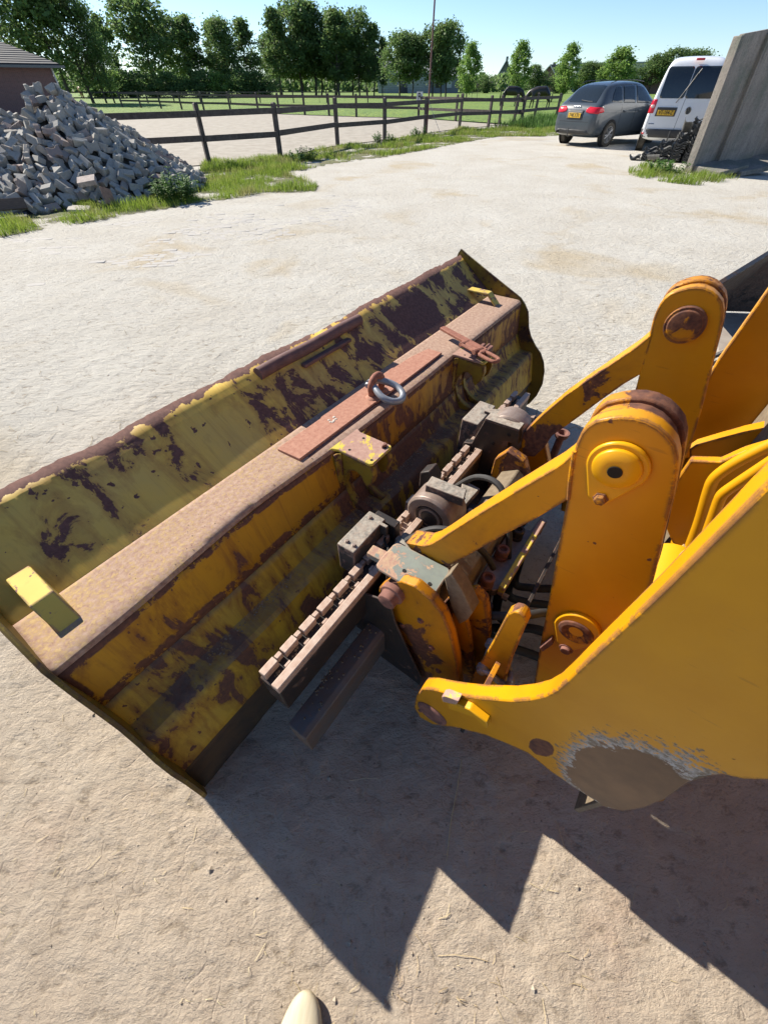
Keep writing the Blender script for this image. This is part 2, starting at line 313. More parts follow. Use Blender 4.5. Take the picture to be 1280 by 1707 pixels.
# ------------------------------------------------------------------ BUCKET
W = 2.75
bucket = empty('loader_bucket', BO, RZ, 'wide olive and yellow steel bucket with flaking paint and rust lying on the yard', 'bucket')
def bsheet(name, prof, m, a0, a1, n=150, dent=.004, fine_s=1, solid=.012, lipfn=None, aft=None):
    P = []
    for (p, q) in zip(prof[:-1], prof[1:]):
        k = max(1, int(math.hypot(q[0] - p[0], q[1] - p[1]) / .022))
        P += [(p[0] + (q[0] - p[0]) * i / k, p[1] + (q[1] - p[1]) * i / k) for i in range(k)]
    P.append(prof[-1]); k = len(P); mb = MB()
    for i in range(n + 1):
        a = a0 + (a1 - a0) * i / n
        for j, (b, z) in enumerate(P):
            d = dent * (noise.noise(Vector((a * 2.2, j * .12, 3.1))) + .5 * noise.noise(Vector((a * 7, j * .3, 9.7))))
            bb, zz = b + d * .7, z + d
            if z > .477 and b < .36 and name in ('shelf', 'beam_face'): bb += .028 * math.exp(-((a - .62) / .33) ** 2) * min(1, (z - .477) / .16) * max(0, min(1, (.36 - b) / .16))
            if lipfn: bb, zz = lipfn(a, j / (k - 1), bb, zz)
            aa = a if aft is None else aft(a, b, z)
            mb.v.append((aa, bb, zz))
    for i in range(n):
        for j in range(k - 1): mb.f.append((i * k + j, i * k + j + 1, (i + 1) * k + j + 1, (i + 1) * k + j))
    return mb.build(name, m, bucket, solid=solid, fix=False)
def lip(a, t, b, z):
    if t > .86:
        w = (t - .86) / .14
        j = (.006 + .010 * min(1, max(0, a - .9))) * noise.noise(Vector((a * 3.1, 0, 0))) + .005 * noise.noise(Vector((a * 13, 2, 0))) + .004 * noise.noise(Vector((a * 41, 2, 0)))
        b += w * (.012 + j * .6); z += w * (j - .002 - .008 * math.exp(-((a - 1.4) / .5) ** 2))
    return b, z
LIP = (.627, .843); SH = .665
bsheet('upper_plate', [(.372, .655), (.392, .670), (.43, .691), (.50, .738), (.565, .786), (.600, .814), LIP], M['olive'], .02, W - .01, 200, .004, lipfn=lip, solid=.005)
bsheet('shelf', [(.40, SH), (.215, SH), (.203, SH - .004), (.196, SH - .014)], M['shelf'], .02, W - .02, 160, .0018)
bsheet('beam_face', [(.196, SH - .014), (.190, .60), (.180, .52), (.174, .477)], M['face'], .02, W - .02, 160, .004)
bsheet('lower_shell', [(.174, .477), (.150, .425), (.127, .390), (.112, .385), (.075, .385), (.060, .386), (.047, .378), (.040, .362), (.034, .335), (.018, .27), (.003, .215)], M['lower'], .015, W - .02, 200, .006)
M['under'] = simple('dark_brown_underside', (.085, .050, .022), (.045, .028, .018), .8, 16, .5)  # darker brown than the shell faces above
bsheet('underside_plate', [(.003, .215), (.012, .15), (.012, .06), (.004, .004)], M['under'], .006, W - .02, 90, .004)
# front floor and cutting edge, seen only from the other side
bsheet('bucket_floor', [(.004, .010), (.25, .012), (.62, .014), (.95, .012)], M['under'], .01, W - .02, 60, .002)
MB().box(.0, W, .93, 1.08, .002, .026).build('cutting_edge', M['rust'], bucket, bev=.004)
# end plates with a rim standing proud of the shell
rimR = [(0.0, .0), (-.035, .045), (-.062, .11), (-.076, .20), (-.062, .29), (-.040, .345), (-.005, .395), (.040, .43), (.085, .48), (.112, .53), (.125, .575), (.140, .615), (.170, .650), (.205, .680), (.33, .735), (.47, .795), (.60, .852), (.640, .872), (.655, .850), (.80, .42), (.98, .12), (1.06, .03), (1.06, .0)]
def endplate(a, flare, lab):
    mb = MB(); n = len(rimR); t = .011
    cx = (.33, .33); rings = []
    for s, dn in ((1, 0), (.93, 0), (.8, 0), (.5, .5), (.2, 1)):
        rings.append([(cx[0] + (p[0] - cx[0]) * s, cx[1] + (p[1] - cx[1]) * s) for p in rimR])
    vs_ = []
    for side in (0, 1):
        for r in rings:
            for p in r:
                w = flare * max(0, 1 - p[1] / .25) + .006 * noise.noise(Vector((p[0] * 6, p[1] * 6, a)))
                vs_.append((a + side * t + w, p[0], p[1]))
        vs_.append((a + side * t, cx[0], cx[1]))
    blk = len(rings) * n + 1
    for side in (0, 1):
        o = side * blk
        for k in range(len(rings) - 1):
            for i in range(n): mb.f.append((o + k * n + i, o + k * n + (i + 1) % n, o + (k + 1) * n + (i + 1) % n, o + (k + 1) * n + i))
        for i in range(n): mb.f.append((o + (len(rings) - 1) * n + i, o + (len(rings) - 1) * n + (i + 1) % n, o + blk - 1))
    for i in range(n): mb.f.append((i, (i + 1) % n, blk + (i + 1) % n, blk + i))
    mb.v = vs_
    return mb.build('end_plate', M['endpl'], bucket)
M['endpl'] = paint('end_plate_paint', (0.25, 0.17, 0.014), (0.17, 0.12, 0.02), thr=.60, scale=(5, 7, 7), ew=.016, grime=.7, speck=.72, streak=False, rough=.55, rust=(.05, .03, .024), rust2=(.09, .05, .035))
endplate(.010, -.018, ''); endplate(W - .014, .0, '')
random.seed(17); mb = MB()
for i in range(1500):
    a = random.uniform(.05, W - .05); q = random.random()
    b, z = (random.gauss(.118, .006), .391) if q < .35 else (random.gauss(.105, .012), .391) if q < .8 else (random.uniform(.21, .34), SH + .006)
    s_ = random.uniform(.001, .0045) if q < .8 else random.uniform(.0006, .002)
    mb.add([(a + s_ * random.uniform(.5, 1.5), b, z), (a, b + s_, z), (a - s_, b, z), (a, b - s_ * random.uniform(.5, 1.5), z), (a, b, z + s_ * .8)], [(0, 1, 4), (1, 2, 4), (2, 3, 4), (3, 0, 4)])
tag(mb.build('dry_debris', simple('dirt_crumbs', (.30, .25, .18), (.14, .10, .07), .95, 60, 0), bucket, smooth=False, fix=False), kind='stuff')
# rust coloured patch plate with stepped outline on the shelf
zt = SH + .004
MB().prism([(.865, .247), (1.30, .244), (1.306, .240), (1.84, .240), (1.838, .315), (1.72, .338), (1.585, .345), (1.575, .351), (1.10, .356), (1.09, .350), (.862, .352)], zt, zt + .013, 'z').build('patch_plate', M['rustplate'], bucket, bev=.002)
MB().tube([(.90, .238, SH + .003), (1.3, .236, SH + .004), (1.82, .234, SH + .003)], .006, 6).build('weld_bead', M['rustpipe'], bucket)
# half pipe welded inside the lip
pp = [(1.03 + i * .062, .588, .816 + .002 * math.sin(i)) for i in range(11)]
MB().tube(pp, .024, 20).build('lip_pipe', M['rustpipe'], bucket)
MB().box(1.22, 1.52, .530, .556, .775, .790).build('pipe_strap', M['rustpipe'], bucket, bev=.004)
# L brackets near both ends
for s, (a0, a1) in enumerate(((.074, .128), (2.545, 2.60))):
    mb = MB(); mb.prism([(.470, .731), (.445, .700), (.40, .6665), (.272, .6665), (.342, .731)] if s == 0 else [(.470, .731), (.470, .720), (.345, .720), (.286, .6665), (.270, .6665), (.340, .731)], a0, a1, 'x')
    mb.build('bracket', M['brk'] if 'brk' in M else M.setdefault('brk', paint('bracket_paint', (.60, .47, .10), (.50, .36, .07), thr=.66, scale=(20, 20, 20), ew=.006, grime=.4, speck=.62, streak=False, rough=.7, rust=(.22, .12, .09), rust2=(.34, .22, .17))), bucket, bev=.003)
# hook plates: lug with a C shaped claw, cap plate flush with the shelf
claw = [(.20, .654)] + [(0.057,0.651),(0.036,0.645),(0.029,0.615),(0.039,0.572),(0.064,0.542),(0.078,0.556),(0.09,0.586),(0.114,0.597),(0.14,0.586),(0.16,0.555),(0.168,0.507),(0.154,0.463),(0.126,0.432),(0.09,0.415),(0.055,0.409),(0.094,0.352),(0.143,0.36),(0.207,0.39),(0.253,0.412)] + [(.178, .50)]
hm = M['hook']
for k, (a0, a1) in enumerate(((.995, 1.125), (1.885, 2.005))):
    mb = MB(); mb.prism(claw, a0 + .003, a0 + .031, 'x'); mb.build('hook_plate', hm, bucket, bev=.004)
    mb = MB(); mb.prism(claw, a1 - .031, a1 - .003, 'x'); mb.build('hook_plate', hm, bucket, bev=.004)
    cap = [(a0 - .035, .213), (a0 - .010, .205), (a0, .185), (a0, .045), (a0 + .008, .036), (a1 - .008, .036), (a1, .045), (a1, .185), (a1 + .012, .205), (a1 + .05, .213)]
    c = MB().prism(cap, .6555, .6675, 'z').build('hook_cap', M['cap'], bucket, bev=.003)
    # curved gusset from the beam face out to the claw
    for sgn, ac in ((-1, a0), (1, a1)):
        mb = MB(); ns = 12
        for i in range(ns + 1):
            t = i / ns; aa = ac + sgn * (.022 * (1 - t) ** 1.8 + .001); bb = .186 - .016 * t ** 1.3
            for z in (.655, .60, .54, .48): mb.v.append((aa, bb + (0 if z > .5 else -.004) - (.655 - z) * .06 * (1 - t), z))
        for i in range(ns):
            for j in range(3): mb.f.append((i * 4 + j, i * 4 + j + 1, i * 4 + j + 5, i * 4 + j + 4))
        mb.build('gusset', M['hook'], bucket, solid=.008, fix=False)
    for (da, b) in ((.022, .150), (.105, .150), (.022, .052), (.105, .052)):
        MB().lathe((a0 + da, b, .6665), (0, 0, 1), [(0, .0055), (.0015, .0055)], 12).build('bolt_hole', M['hole'], c)
# torn sliver on the near cap and dried mud lump on the plate
MB().prism([(1.09, .060), (1.112, .052), (1.116, .066)], .668, .678, 'z').build('torn_edge', M['rust'], bucket)
mb = MB(); random.seed(4)
for i in range(9):
    x, y = 1.11 + random.uniform(-.02, .02), .305 + random.uniform(-.012, .012); mb.lathe((x, y, zt + .010), (0, 0, 1), [(0, .006), (.004, .005), (.006, .001)], 7)
mb.build('dried_dropping', simple('dried_white', (.62, .56, .48), None, .9, 60), bucket)
# lifting eye welded to the plate
LX, LB = 1.36, .275
mb = MB(); pts = []
for t in range(-35, 216, 12): pts.append((LX + .038 * math.cos(R(t)) - .0, LB + .004, zt + .052 + .040 * math.sin(R(t))))
pts = [(LX + .036, LB + .004, zt + .004)] + pts + [(LX - .036, LB + .004, zt + .004)]
mb.tube(pts, .0145, 12); mb.build('lifting_eye', M['rustred'], bucket)
mb = MB(); mb.lathe((LX - .035, LB, zt + .008), (0, 0, 1), [(0, .034), (.008, .026), (.014, .016)], 16); mb.lathe((LX + .035, LB, zt + .008), (0, 0, 1), [(0, .030), (.008, .024), (.014, .016)], 16)
mb.build('weld_bead', M['rustplate'], bucket)
# bow shackle through the eye: a thing of its own
sh = empty('bow_shackle', bw(LX, .20, zt + .02), RZ, 'grey galvanised bow shackle hanging in the rusty lifting eye on the bucket', 'shackle')
o0 = (LX, .20, zt + .02); mb = MB(o0)
bow = [(LX - .022, .292, zt + .062), (LX - .030, .268, zt + .060), (LX - .046, .235, zt + .050), (LX - .050, .205, zt + .040), (LX - .034, .172, zt + .030), (LX, .158, zt + .026), (LX + .034, .172, zt + .030), (LX + .050, .205, zt + .040), (LX + .046, .235, zt + .050), (LX + .030, .268, zt + .060), (LX + .022, .292, zt + .062)]
mb.tube(spline(bow, 5), .0135, 14); mb.build('bow', M['galv'], sh)
mb = MB(o0)
for s in (-1, 1): mb.lathe((LX + s * .022 - .008, .294, zt + .062), (1, 0, 0), [(0, .018), (.016, .018)], 16)
mb.lathe((LX - .045, .294, zt + .062), (1, 0, 0), [(0, .010), (.006, .014), (.014, .009), (.088, .009)], 14); mb.build('pin', M['galv'], sh)
# turnbuckle latch on the far hook
tb = empty('latch_screw', bw(1.93, .16, .668), RZ, 'rusty red latch screw with a slotted eye lying across the far hook of the bucket', 'latch')
o0 = (1.93, .16, .668); zz = .700
mb = MB(o0); mb.prism([(1.997,0.346),(2.03,0.337),(1.922,0.049),(1.874,0.044)], .708, .722, 'z'); mb.build('flat_bar', M['rustred'], tb, bev=.003)
(p1, p2) = [(1.919,0.163),(1.845,-0.034)]
d = Vector((p2[0] - p1[0], p2[1] - p1[1], 0)); L_ = d.length; d.normalize(); w = Vector((-d.y, d.x, 0)); P1 = Vector((p1[0], p1[1], .715))
def T(u_, v_, z=0): q = P1 + d * u_ + w * v_; return (q.x, q.y, q.z + z)
mb = MB(o0)
for s in (-1, 1): mb.tube([T(0, s * .020), T(L_ * .42, s * .020)], .008, 8)
mb.tube([T(-.005, -.026), T(-.005, .026)], .010, 8); mb.tube([T(L_ * .42, -.028), T(L_ * .42, .028)], .012, 8); mb.build('frame', M['rustred'], tb)
MB(o0).tube([T(-.02, 0, -.002), T(L_ * .56, 0, -.002)], .0085, 10).build('threaded_rod', M['rustred'], tb)
ring = [T(L_ * .55, -.014), T(L_ * .62, -.022), T(L_ * .9, -.022), T(L_ * .99, -.014), T(L_, 0), T(L_ * .99, .014), T(L_ * .9, .022), T(L_ * .62, .022), T(L_ * .55, .014), T(L_ * .55, -.014)]
MB(o0).tube(spline(ring, 4), .0085, 10).build('slotted_eye', M['rustred'], tb)
mb = MB(o0); mb.box(1.925, 1.985, .085, .10, .666, .712).box(1.925, 1.985, .045, .06, .666, .712).lathe((1.90, .072, .705), (1, 0, 0), [(0, .007), (.1, .007)], 10); mb.build('lug', M['rust'], tb, bev=.003)

# ------------------------------------------------------------------ LOADER
loader = empty('wheel_loader', bw(*OFF), RZ, 'orange yellow wheel loader front end with twin booms, rocker levers and a greasy fork carriage', 'wheel loader')
def LB_(): return MB(OFF)
def lpart(mb, name, m, bev=.003, parent=None, **k): return mb.build(name, M[m] if isinstance(m, str) else m, parent or loader, bev=bev, **k)
# near boom
boomN = [(-0.448,0.304),(-0.461,0.402),(-0.49,0.448),(-0.53,0.492),(-0.569,0.54),(-0.604,0.59),(-0.656,0.674),(-0.68,0.728),(-0.696,0.778),(-0.703,0.825),(-0.705,0.88),(-0.706,0.95),(-0.707,1.01),(-0.709,1.098),(-0.71,1.167),(-0.71,1.224),(-0.71,1.273),(-0.71,1.333)] + [(-.735, 1.42), (-.80, 1.62), (-.98, 1.82), (-1.4, 1.98), (-2.3, 2.02), (-2.35, 1.72), (-1.5, 1.62), (-1.18, 1.38), (-1.02, 1.12)] + [(-0.96,0.932),(-0.95,0.892),(-0.935,0.873),(-0.928,0.827),(-0.936,0.771),(-0.95,0.687),(-0.958,0.594),(-0.955,0.509),(-0.937,0.463),(-0.91,0.458),(-0.868,0.452),(-0.819,0.45),(-0.755,0.465),(-0.716,0.439),(-0.661,0.392),(-0.595,0.304),(-0.523,0.173),(-0.476,0.149),(-0.449,0.198)]
bm_ = lpart(LB_().prism(boomN, .55, .590, 'x'), 'boom', 'boom', .004)
# inner box wall of the far boom and its top flange
farB = [(-1.14,-0.151),(-0.904,0.387),(-0.792,0.773),(-0.767,0.895),(-0.762,0.975),(-0.765,1.053),(-0.769,1.179)] + [(-.77, 1.40), (-.90, 1.68), (-1.3, 1.90), (-2.3, 1.95), (-2.35, 1.6), (-1.6, 1.5), (-1.25, 1.2), (-1.05, .8), (-1.0, .35), (-.80, .18), (-.55, .16), (-.50, .34), (-.70, .42)]
lpart(LB_().prism(farB, 1.72, 1.755, 'x'), 'boom', 'yellow', .004)
# pivot pin at the boom tip (near) and its mate
def boss(name, a, b, z, prof, m, n=28, parent=None): return lpart(LB_().lathe((a, b, z), (-1, 0, 0), prof, n), name, m, .0012, parent)
(pb, pz), = [(-0.509,0.271)]
boss('tip_pin', .552, pb, pz, [(0, .050), (.004, .050), (.008, .046), (.010, .040), (.006, .034), (.006, .010), (.004, .008)], 'rust', 28, bm_)
# bright stop bar welded to the boom face
stop = [(-0.542,0.487),(-0.55,0.513),(-0.595,0.541),(-0.643,0.534),(-0.65,0.502),(-0.612,0.515),(-0.551,0.456)]
lpart(LB_().prism(stop, .530, .5515, 'x'), 'stop_bar', 'pipe_paint', .003, bm_)
lpart(LB_().prism([(-0.524,0.505),(-0.532,0.524),(-0.565,0.548),(-0.564,0.514),(-0.53,0.474)], .53, .552, 'x'), 'lug', 'cap', .002, bm_)
# rocker levers: front plate, spacer, rear plate share one outline
levN = [(-0.551,1.127),(-0.549,1.145),(-0.549,1.165),(-0.553,1.18),(-0.561,1.193),(-0.576,1.204),(-0.591,1.212),(-0.607,1.217),(-0.624,1.218),(-0.643,1.214),(-0.659,1.206),(-0.674,1.195),(-0.687,1.177),(-0.696,1.158),(-0.713,1.11),(-0.738,1.028),(-0.773,0.92),(-0.792,0.849),(-0.816,0.743),(-0.843,0.574),(-0.86,0.398),(-0.854,0.274),(-0.804,0.1),(-0.766,0.122),(-0.731,0.27),(-0.678,0.514),(-0.638,0.716),(-0.602,0.892),(-0.573,1.031)]
def shrink(poly, k):
    cx = sum(p[0] for p in poly) / len(poly); cz = sum(p[1] for p in poly) / len(poly); out = []
    n = len(poly)
    for i, p in enumerate(poly):
        a = Vector(poly[i - 1]); c = Vector(poly[(i + 1) % n]); t = (c - a).normalized(); nn = Vector((t.y, -t.x))
        if (Vector(p) - Vector((cx, cz))).dot(nn) > 0: nn = -nn
        out.append((p[0] + nn.x * k, p[1] + nn.y * k))
    return out
def lever(a0, th, nm='rocker_lever'):
    root = lpart(LB_().prism(levN, a0, a0 + .034, 'x'), nm, 'yellow', .0035)
    lpart(LB_().prism(shrink(levN, .007), a0 + .0345, a0 + .0645, 'x'), 'spacer', 'chipped', .002, root)
    lpart(LB_().prism(levN, a0 + .065, a0 + th, 'x'), 'rear_plate', 'chipped', .0035, root)
    return root
lvN = lever(.80, .10); lvF = lever(1.48, .11)
(qb, qz), = [(-0.621,1.132)]
# near top pin: boss with tear shaped keeper plate, bolt and dark grease hole
keep = [(qb + .046 * math.cos(R(t)), qz + .046 * math.sin(R(t))) for t in range(-20, 202, 10)] + [(qb - .014, qz - .078), (qb + .002, qz - .086), (qb + .018, qz - .075)]
lpart(LB_().prism(keep, .791, .8005, 'x'), 'keeper_plate', 'pipe_paint', .003, lvN)
boss('pin_boss', .791, qb, qz, [(0, .037), (.006, .036), (.010, .030), (.012, .018), (.0115, .013)], 'pipe_paint', 30, lvN)
boss('grease_hole', .7785, qb, qz, [(0, .0115), (.0012, .011)], 'hole', 20, lvN)
boss('bolt_head', .791, qb - .002, qz - .068, [(0, .013), (.003, .013), (.003, .010), (.010, .010), (.011, .008)], 'yellow', 6, lvN)
# far top pin: broad flaking disc
boss('pin_boss', 1.480, qb - .004, qz, [(0, .046), (.012, .045), (.012, .038), (.016, .037), (.017, .033)], 'chipped', 30, lvF)
# lower pins with keeper
(eb, ez), = [(-0.723,0.669)]
keep2 = [(eb + .050 * math.cos(R(t)), ez + .066 * math.sin(R(t))) for t in range(-10, 200, 10)] + [(eb - .022, ez - .082), (eb - .002, ez - .095), (eb + .02, ez - .08)]
lpart(LB_().prism(keep2, .788, .8005, 'x'), 'keeper_plate', 'pipe_paint', .003, lvN)
boss('pin_boss', .789, eb, ez, [(0, .040), (.005, .039), (.008, .030), (.002, .022), (.000, .010)], 'chipped', 28, lvN)
(fb, fz), = [(-0.73,0.582)]
boss('bolt_head', .790, fb, fz, [(0, .017), (.004, .017), (.004, .012), (.012, .012)], 'rust', 16, lvN)
# small ragged step where the lever meets the boom
lpart(LB_().prism([(-0.679,0.522),(-0.689,0.594),(-0.7,0.572),(-0.691,0.511)], .785, .80, 'x'), 'chip_plate', 'rust', .002, lvN)
# links from lever to hitch
link = [(-0.552,1.129),(-0.55,1.12),(-0.543,1.101),(-0.534,1.082),(-0.515,1.05),(-0.473,0.978),(-0.423,0.89),(-0.381,0.815),(-0.34,0.737),(-0.313,0.691),(-0.292,0.667),(-0.261,0.652),(-0.232,0.637),(-0.25,0.621),(-0.296,0.597),(-0.373,0.628),(-0.397,0.678),(-0.446,0.772),(-0.489,0.857),(-0.536,0.941),(-0.578,1.027)]
linkN = lpart(LB_().prism(link, .800, .862, 'x'), 'link', 'link', .003)
linkF = lpart(LB_().prism([(-0.569,1.108),(-0.564,1.094),(-0.543,1.052),(-0.503,0.992),(-0.458,0.926),(-0.409,0.85),(-0.364,0.763),(-0.332,0.694),(-0.318,0.661),(-0.322,0.612),(-0.345,0.563),(-0.385,0.577),(-0.406,0.627),(-0.416,0.687),(-0.472,0.785),(-0.517,0.87),(-0.558,0.942),(-0.585,0.98)], 1.48, 1.545, 'x'), 'link', 'link', .003)
# cross plate between far boom and lever, top flange lit
brace = [(-0.828,0.767),(-0.87,0.813),(-0.91,0.855),(-0.953,0.893),(-0.988,0.917),(-1.084,0.765),(-1.013,0.795),(-0.959,0.769),(-0.914,0.733),(-0.858,0.674),(-0.821,0.747)]
lpart(LB_().prism(brace, 1.58, 1.625, 'x'), 'brace_plate', 'yellow', .003)
# cross tubes between the booms
(cb, cz), = [(-0.825,0.815)]
lpart(LB_().lathe((.592, cb - .02, cz - .055), (1, 0, 0), [(0, .055), (.46, .055)], 28), 'cross_tube', 'pipe_paint', .002)
lpart(LB_().lathe((.592, cb - .12, cz - .25), (1, 0, 0), [(0, .05), (1.12, .05)], 28), 'cross_tube', 'yellow', .002)
web = [(-0.81,0.74),(-0.775,0.878),(-0.773,0.94),(-0.824,0.961),(-0.847,1.003),(-0.885,1.048),(-0.949,1.125),(-1.078,0.938),(-1.032,0.811),(-0.955,0.673),(-0.861,0.683)]
lpart(LB_().prism(web, 1.20, 1.225, 'x'), 'web_plate', 'yellow', .003)
lpart(LB_().box(.586, .680, -.6125, -.5985, .4205, .535), 'boom_shade_tab', 'chipped', .002)  # added tab, closes a sunlit gap in the shadow on the ground
lpart(LB_().box(.576, 1.715, -.955, -.942, .225, .93), 'ground_shade_plate', 'dusty', .002)  # added plate, keeps the sun off the ground between the booms
lpart(LB_().prism([(-.80, .64), (-.765, .80), (-.775, 1.30), (-.86, 1.58), (-1.3, 1.84), (-1.5, 1.70), (-1.1, 1.2), (-.97, .92), (-.93, .62)], .584, .69, 'x'), 'boom_shade_block', 'yellow', .003)  # added block, widens the shadow that the near boom casts
lpart(LB_().box(.575, 1.70, -.612, -.600, .20, .42), 'hitch_shade_plate', 'black', .002)  # added black plate, stops low sun passing below the hitch
# hydraulic pipes painted yellow
def pipe(pts, r, m='pipe_paint', nm='hydraulic_pipe', n=12): return lpart(LB_().tube(spline(pts, 6), r, n), nm, m, 0)
def at(a, q): return (a, q[0], q[1])
A1 = [at(1.15, q) for q in [(-0.883,0.74),(-0.861,0.821),(-0.833,0.909),(-0.825,0.943),(-0.828,0.972),(-0.84,1.01),(-0.865,1.066)]]
A2 = [at(1.02, q) for q in [(-0.858,0.871),(-0.841,0.93),(-0.825,0.984),(-0.822,1.004),(-0.827,1.03),(-0.837,1.071),(-0.85,1.123)]]
pipe(A1, .012); pipe(A2, .010)
for k, q in enumerate((A1[0], A2[0])): lpart(LB_().lathe((q[0], q[1], q[2] - .012), (0, .1, -1), [(0, .016), (.05, .016)], 6), 'pipe_nut', 'cap', .001)
# hitch head frame plates
sidp = [(-0.221,0.537),(-0.249,0.592),(-0.295,0.64),(-0.34,0.655),(-0.39,0.636),(-0.429,0.6),(-0.467,0.518),(-0.507,0.384),(-0.545,0.2),(-0.492,0.054),(-0.411,0.025),(-0.35,0.15),(-0.29,0.249),(-0.244,0.351),(-0.216,0.449)]
def hitchside(a0, a1): return lpart(LB_().prism(sidp, a0, a1, 'x'), 'hitch_side_plate', 'chipped', .004)
h1 = hitchside(.68, .712)
sid2 = [(-0.379,0.416),(-0.403,0.513),(-0.464,0.59),(-0.502,0.568),(-0.534,0.47),(-0.559,0.333),(-0.58,0.1),(-0.594,-0.074),(-0.544,-0.207),(-0.477,-0.004),(-0.424,0.251)]
lpart(LB_().prism(sid2, .80, .83, 'x'), 'hitch_side_plate', 'chipped', .004)
rib = [(-0.425,0.409),(-0.437,0.536),(-0.464,0.547),(-0.505,0.424),(-0.548,0.251),(-0.596,0.069),(-0.562,-0.028),(-0.503,0.183)]
lpart(LB_().prism(rib, .755, .772, 'x'), 'rib', 'chipped', .003)
lpart(LB_().prism([(-.26, .56), (-.30, .62), (-.37, .60), (-.44, .46), (-.46, .30), (-.44, .15), (-.38, .10), (-.30, .20), (-.26, .38)], 1.40, 1.44, 'x'), 'hitch_side_plate', 'chipped', .004)
lpart(LB_().prism([(-.26, .56), (-.30, .62), (-.37, .60), (-.44, .46), (-.46, .30), (-.44, .15), (-.38, .10), (-.30, .20), (-.26, .38)], 1.60, 1.64, 'x'), 'hitch_side_plate', 'chipped', .004)
lpart(LB_().lathe((1.40, -.37, .36), (-1, 0, 0), [(0, .10), (.012, .10), (.012, .07), (.018, .065)], 28), 'hitch_disc', 'chipped', .002)
# pin through the near side plate
(ab, az_), = [(-0.277,0.573)]
boss('hitch_pin', .68, ab, az_, [(0, .036), (.018, .036), (.020, .028), (.045, .027), (.047, .023)], 'rust', 26, h1)
# four hole cover plate with tab
cov = [(0.689,-0.206),(0.705,-0.204),(0.774,-0.205),(0.786,-0.21),(0.791,-0.221),(0.796,-0.376),(0.793,-0.385),(0.781,-0.388),(0.694,-0.389),(0.684,-0.388),(0.681,-0.378),(0.682,-0.221)]
cv = lpart(LB_().prism(cov, .623, .635, 'z'), 'cover_plate', 'platemetal', .0025)
for (x, y) in [(0.802,-0.283),(0.804,-0.362),(0.717,-0.282),(0.721,-0.362)]: lpart(LB_().lathe((x, y, .6345), (0, 0, 1), [(0, .0055), (.0022, .0055)], 12), 'bolt_hole', 'hole', 0, cv)
lpart(LB_().prism([(0.71,-0.157),(0.744,-0.155),(0.749,-0.212),(0.711,-0.213)], .606, .63, 'z'), 'locking_tab', 'platemetal', .002)
lpart(LB_().box(.715, .795, -.37, -.22, .40, .622), 'hitch_block', 'black', .004)
# sloping dusty bars and dusty cross tube
lpart(LB_().prism([(-0.391,0.664),(-0.406,0.7),(-0.449,0.65),(-0.491,0.582),(-0.484,0.532),(-0.465,0.481),(-0.428,0.548)], .742, .785, 'x'), 'sloping_bar', 'dusty', .003)
lpart(LB_().prism([(-.30, .52), (-.36, .56), (-.42, .52), (-.43, .42), (-.37, .38), (-.31, .42)], .815, 1.40, 'x'), 'hitch_cross_beam', 'dusty', .006)
# carriage bars
cb1 = lpart(LB_().box(.300, 1.985, -.166, -.092, .345, .470), 'carriage_bar', 'black', .004)
lpart(LB_().prism([(-.166, .4705), (-.166, .500), (-.142, .500), (-.142, .4705)], .300, 1.985, 'x'), 'rail', 'toothsteel', .0025, cb1)
x = .305; tm = None
while x < 1.94:
    if tm is None:
        tm = lpart(LB_().box(.305, .353, -.114, -.092, .4705, .500), 'tooth', 'toothsteel', .002, cb1); x0_ = x
        sm = lpart(LB_().box(.356, .375, -.106, -.092, .4705, .4935), 'tooth_gap', 'toothsteel', .002, cb1)
    else:
        for q in (tm, sm): c = q.copy(); COL.objects.link(c); c.parent = cb1; c.location.x = x - x0_
    x += .073
mb = LB_(); x = .305 + .048
while x < 1.9:
    mb.box(x, x + .02, -.142, -.134, .4705, .4985); x += .073
tag(lpart(mb, 'notch_strip', 'toothsteel', .0015, cb1), kind='stuff')
cb1.location = (-.003, -.022, .040)
lpart(LB_().prism([(-.195, .335), (-.245, .335), (-.262, .325), (-.262, .19), (-.195, .19)], .272, 1.99, 'x'), 'lower_carriage_bar', 'darkblue', .004)
lpart(LB_().box(.69, .80, -.20, -.10, .12, .40), 'carriage_upright', 'black', .004); lpart(LB_().box(1.50, 1.62, -.20, -.10, .12, .40), 'carriage_upright', 'black', .004)
# plate hanging behind the near side (black, scratched)
lpart(LB_().prism([(-.17, .50), (-.28, .55), (-.30, .45), (-.36, .30), (-.42, .16), (-.42, .10), (-.17, .12)], .652, .6595, 'x'), 'wear_plate', 'black', .003)
# stop blocks on the bar
s1 = lpart(LB_().box(.702, .870, -.112, -.046, .475, .600), 'stop_block', 'wornsteel', .004)
lpart(LB_().box(.868, .900, -.150, -.060, .50, .585), 'clamp', 'black', .003, s1)
lpart(LB_().prism([(-.10, .601), (-.135, .60), (-.135, .555), (-.10, .56)], .84, .852, 'x'), 'lip', 'wornsteel', .002, s1)
lpart(LB_().box(1.515, 1.690, -.125, -.050, .40, .600), 'stop_block', 'wornsteel', .004)
lpart(LB_().box(.90, 1.0, -.165, -.10, .50, .512), 'packing', 'toothsteel', .002)
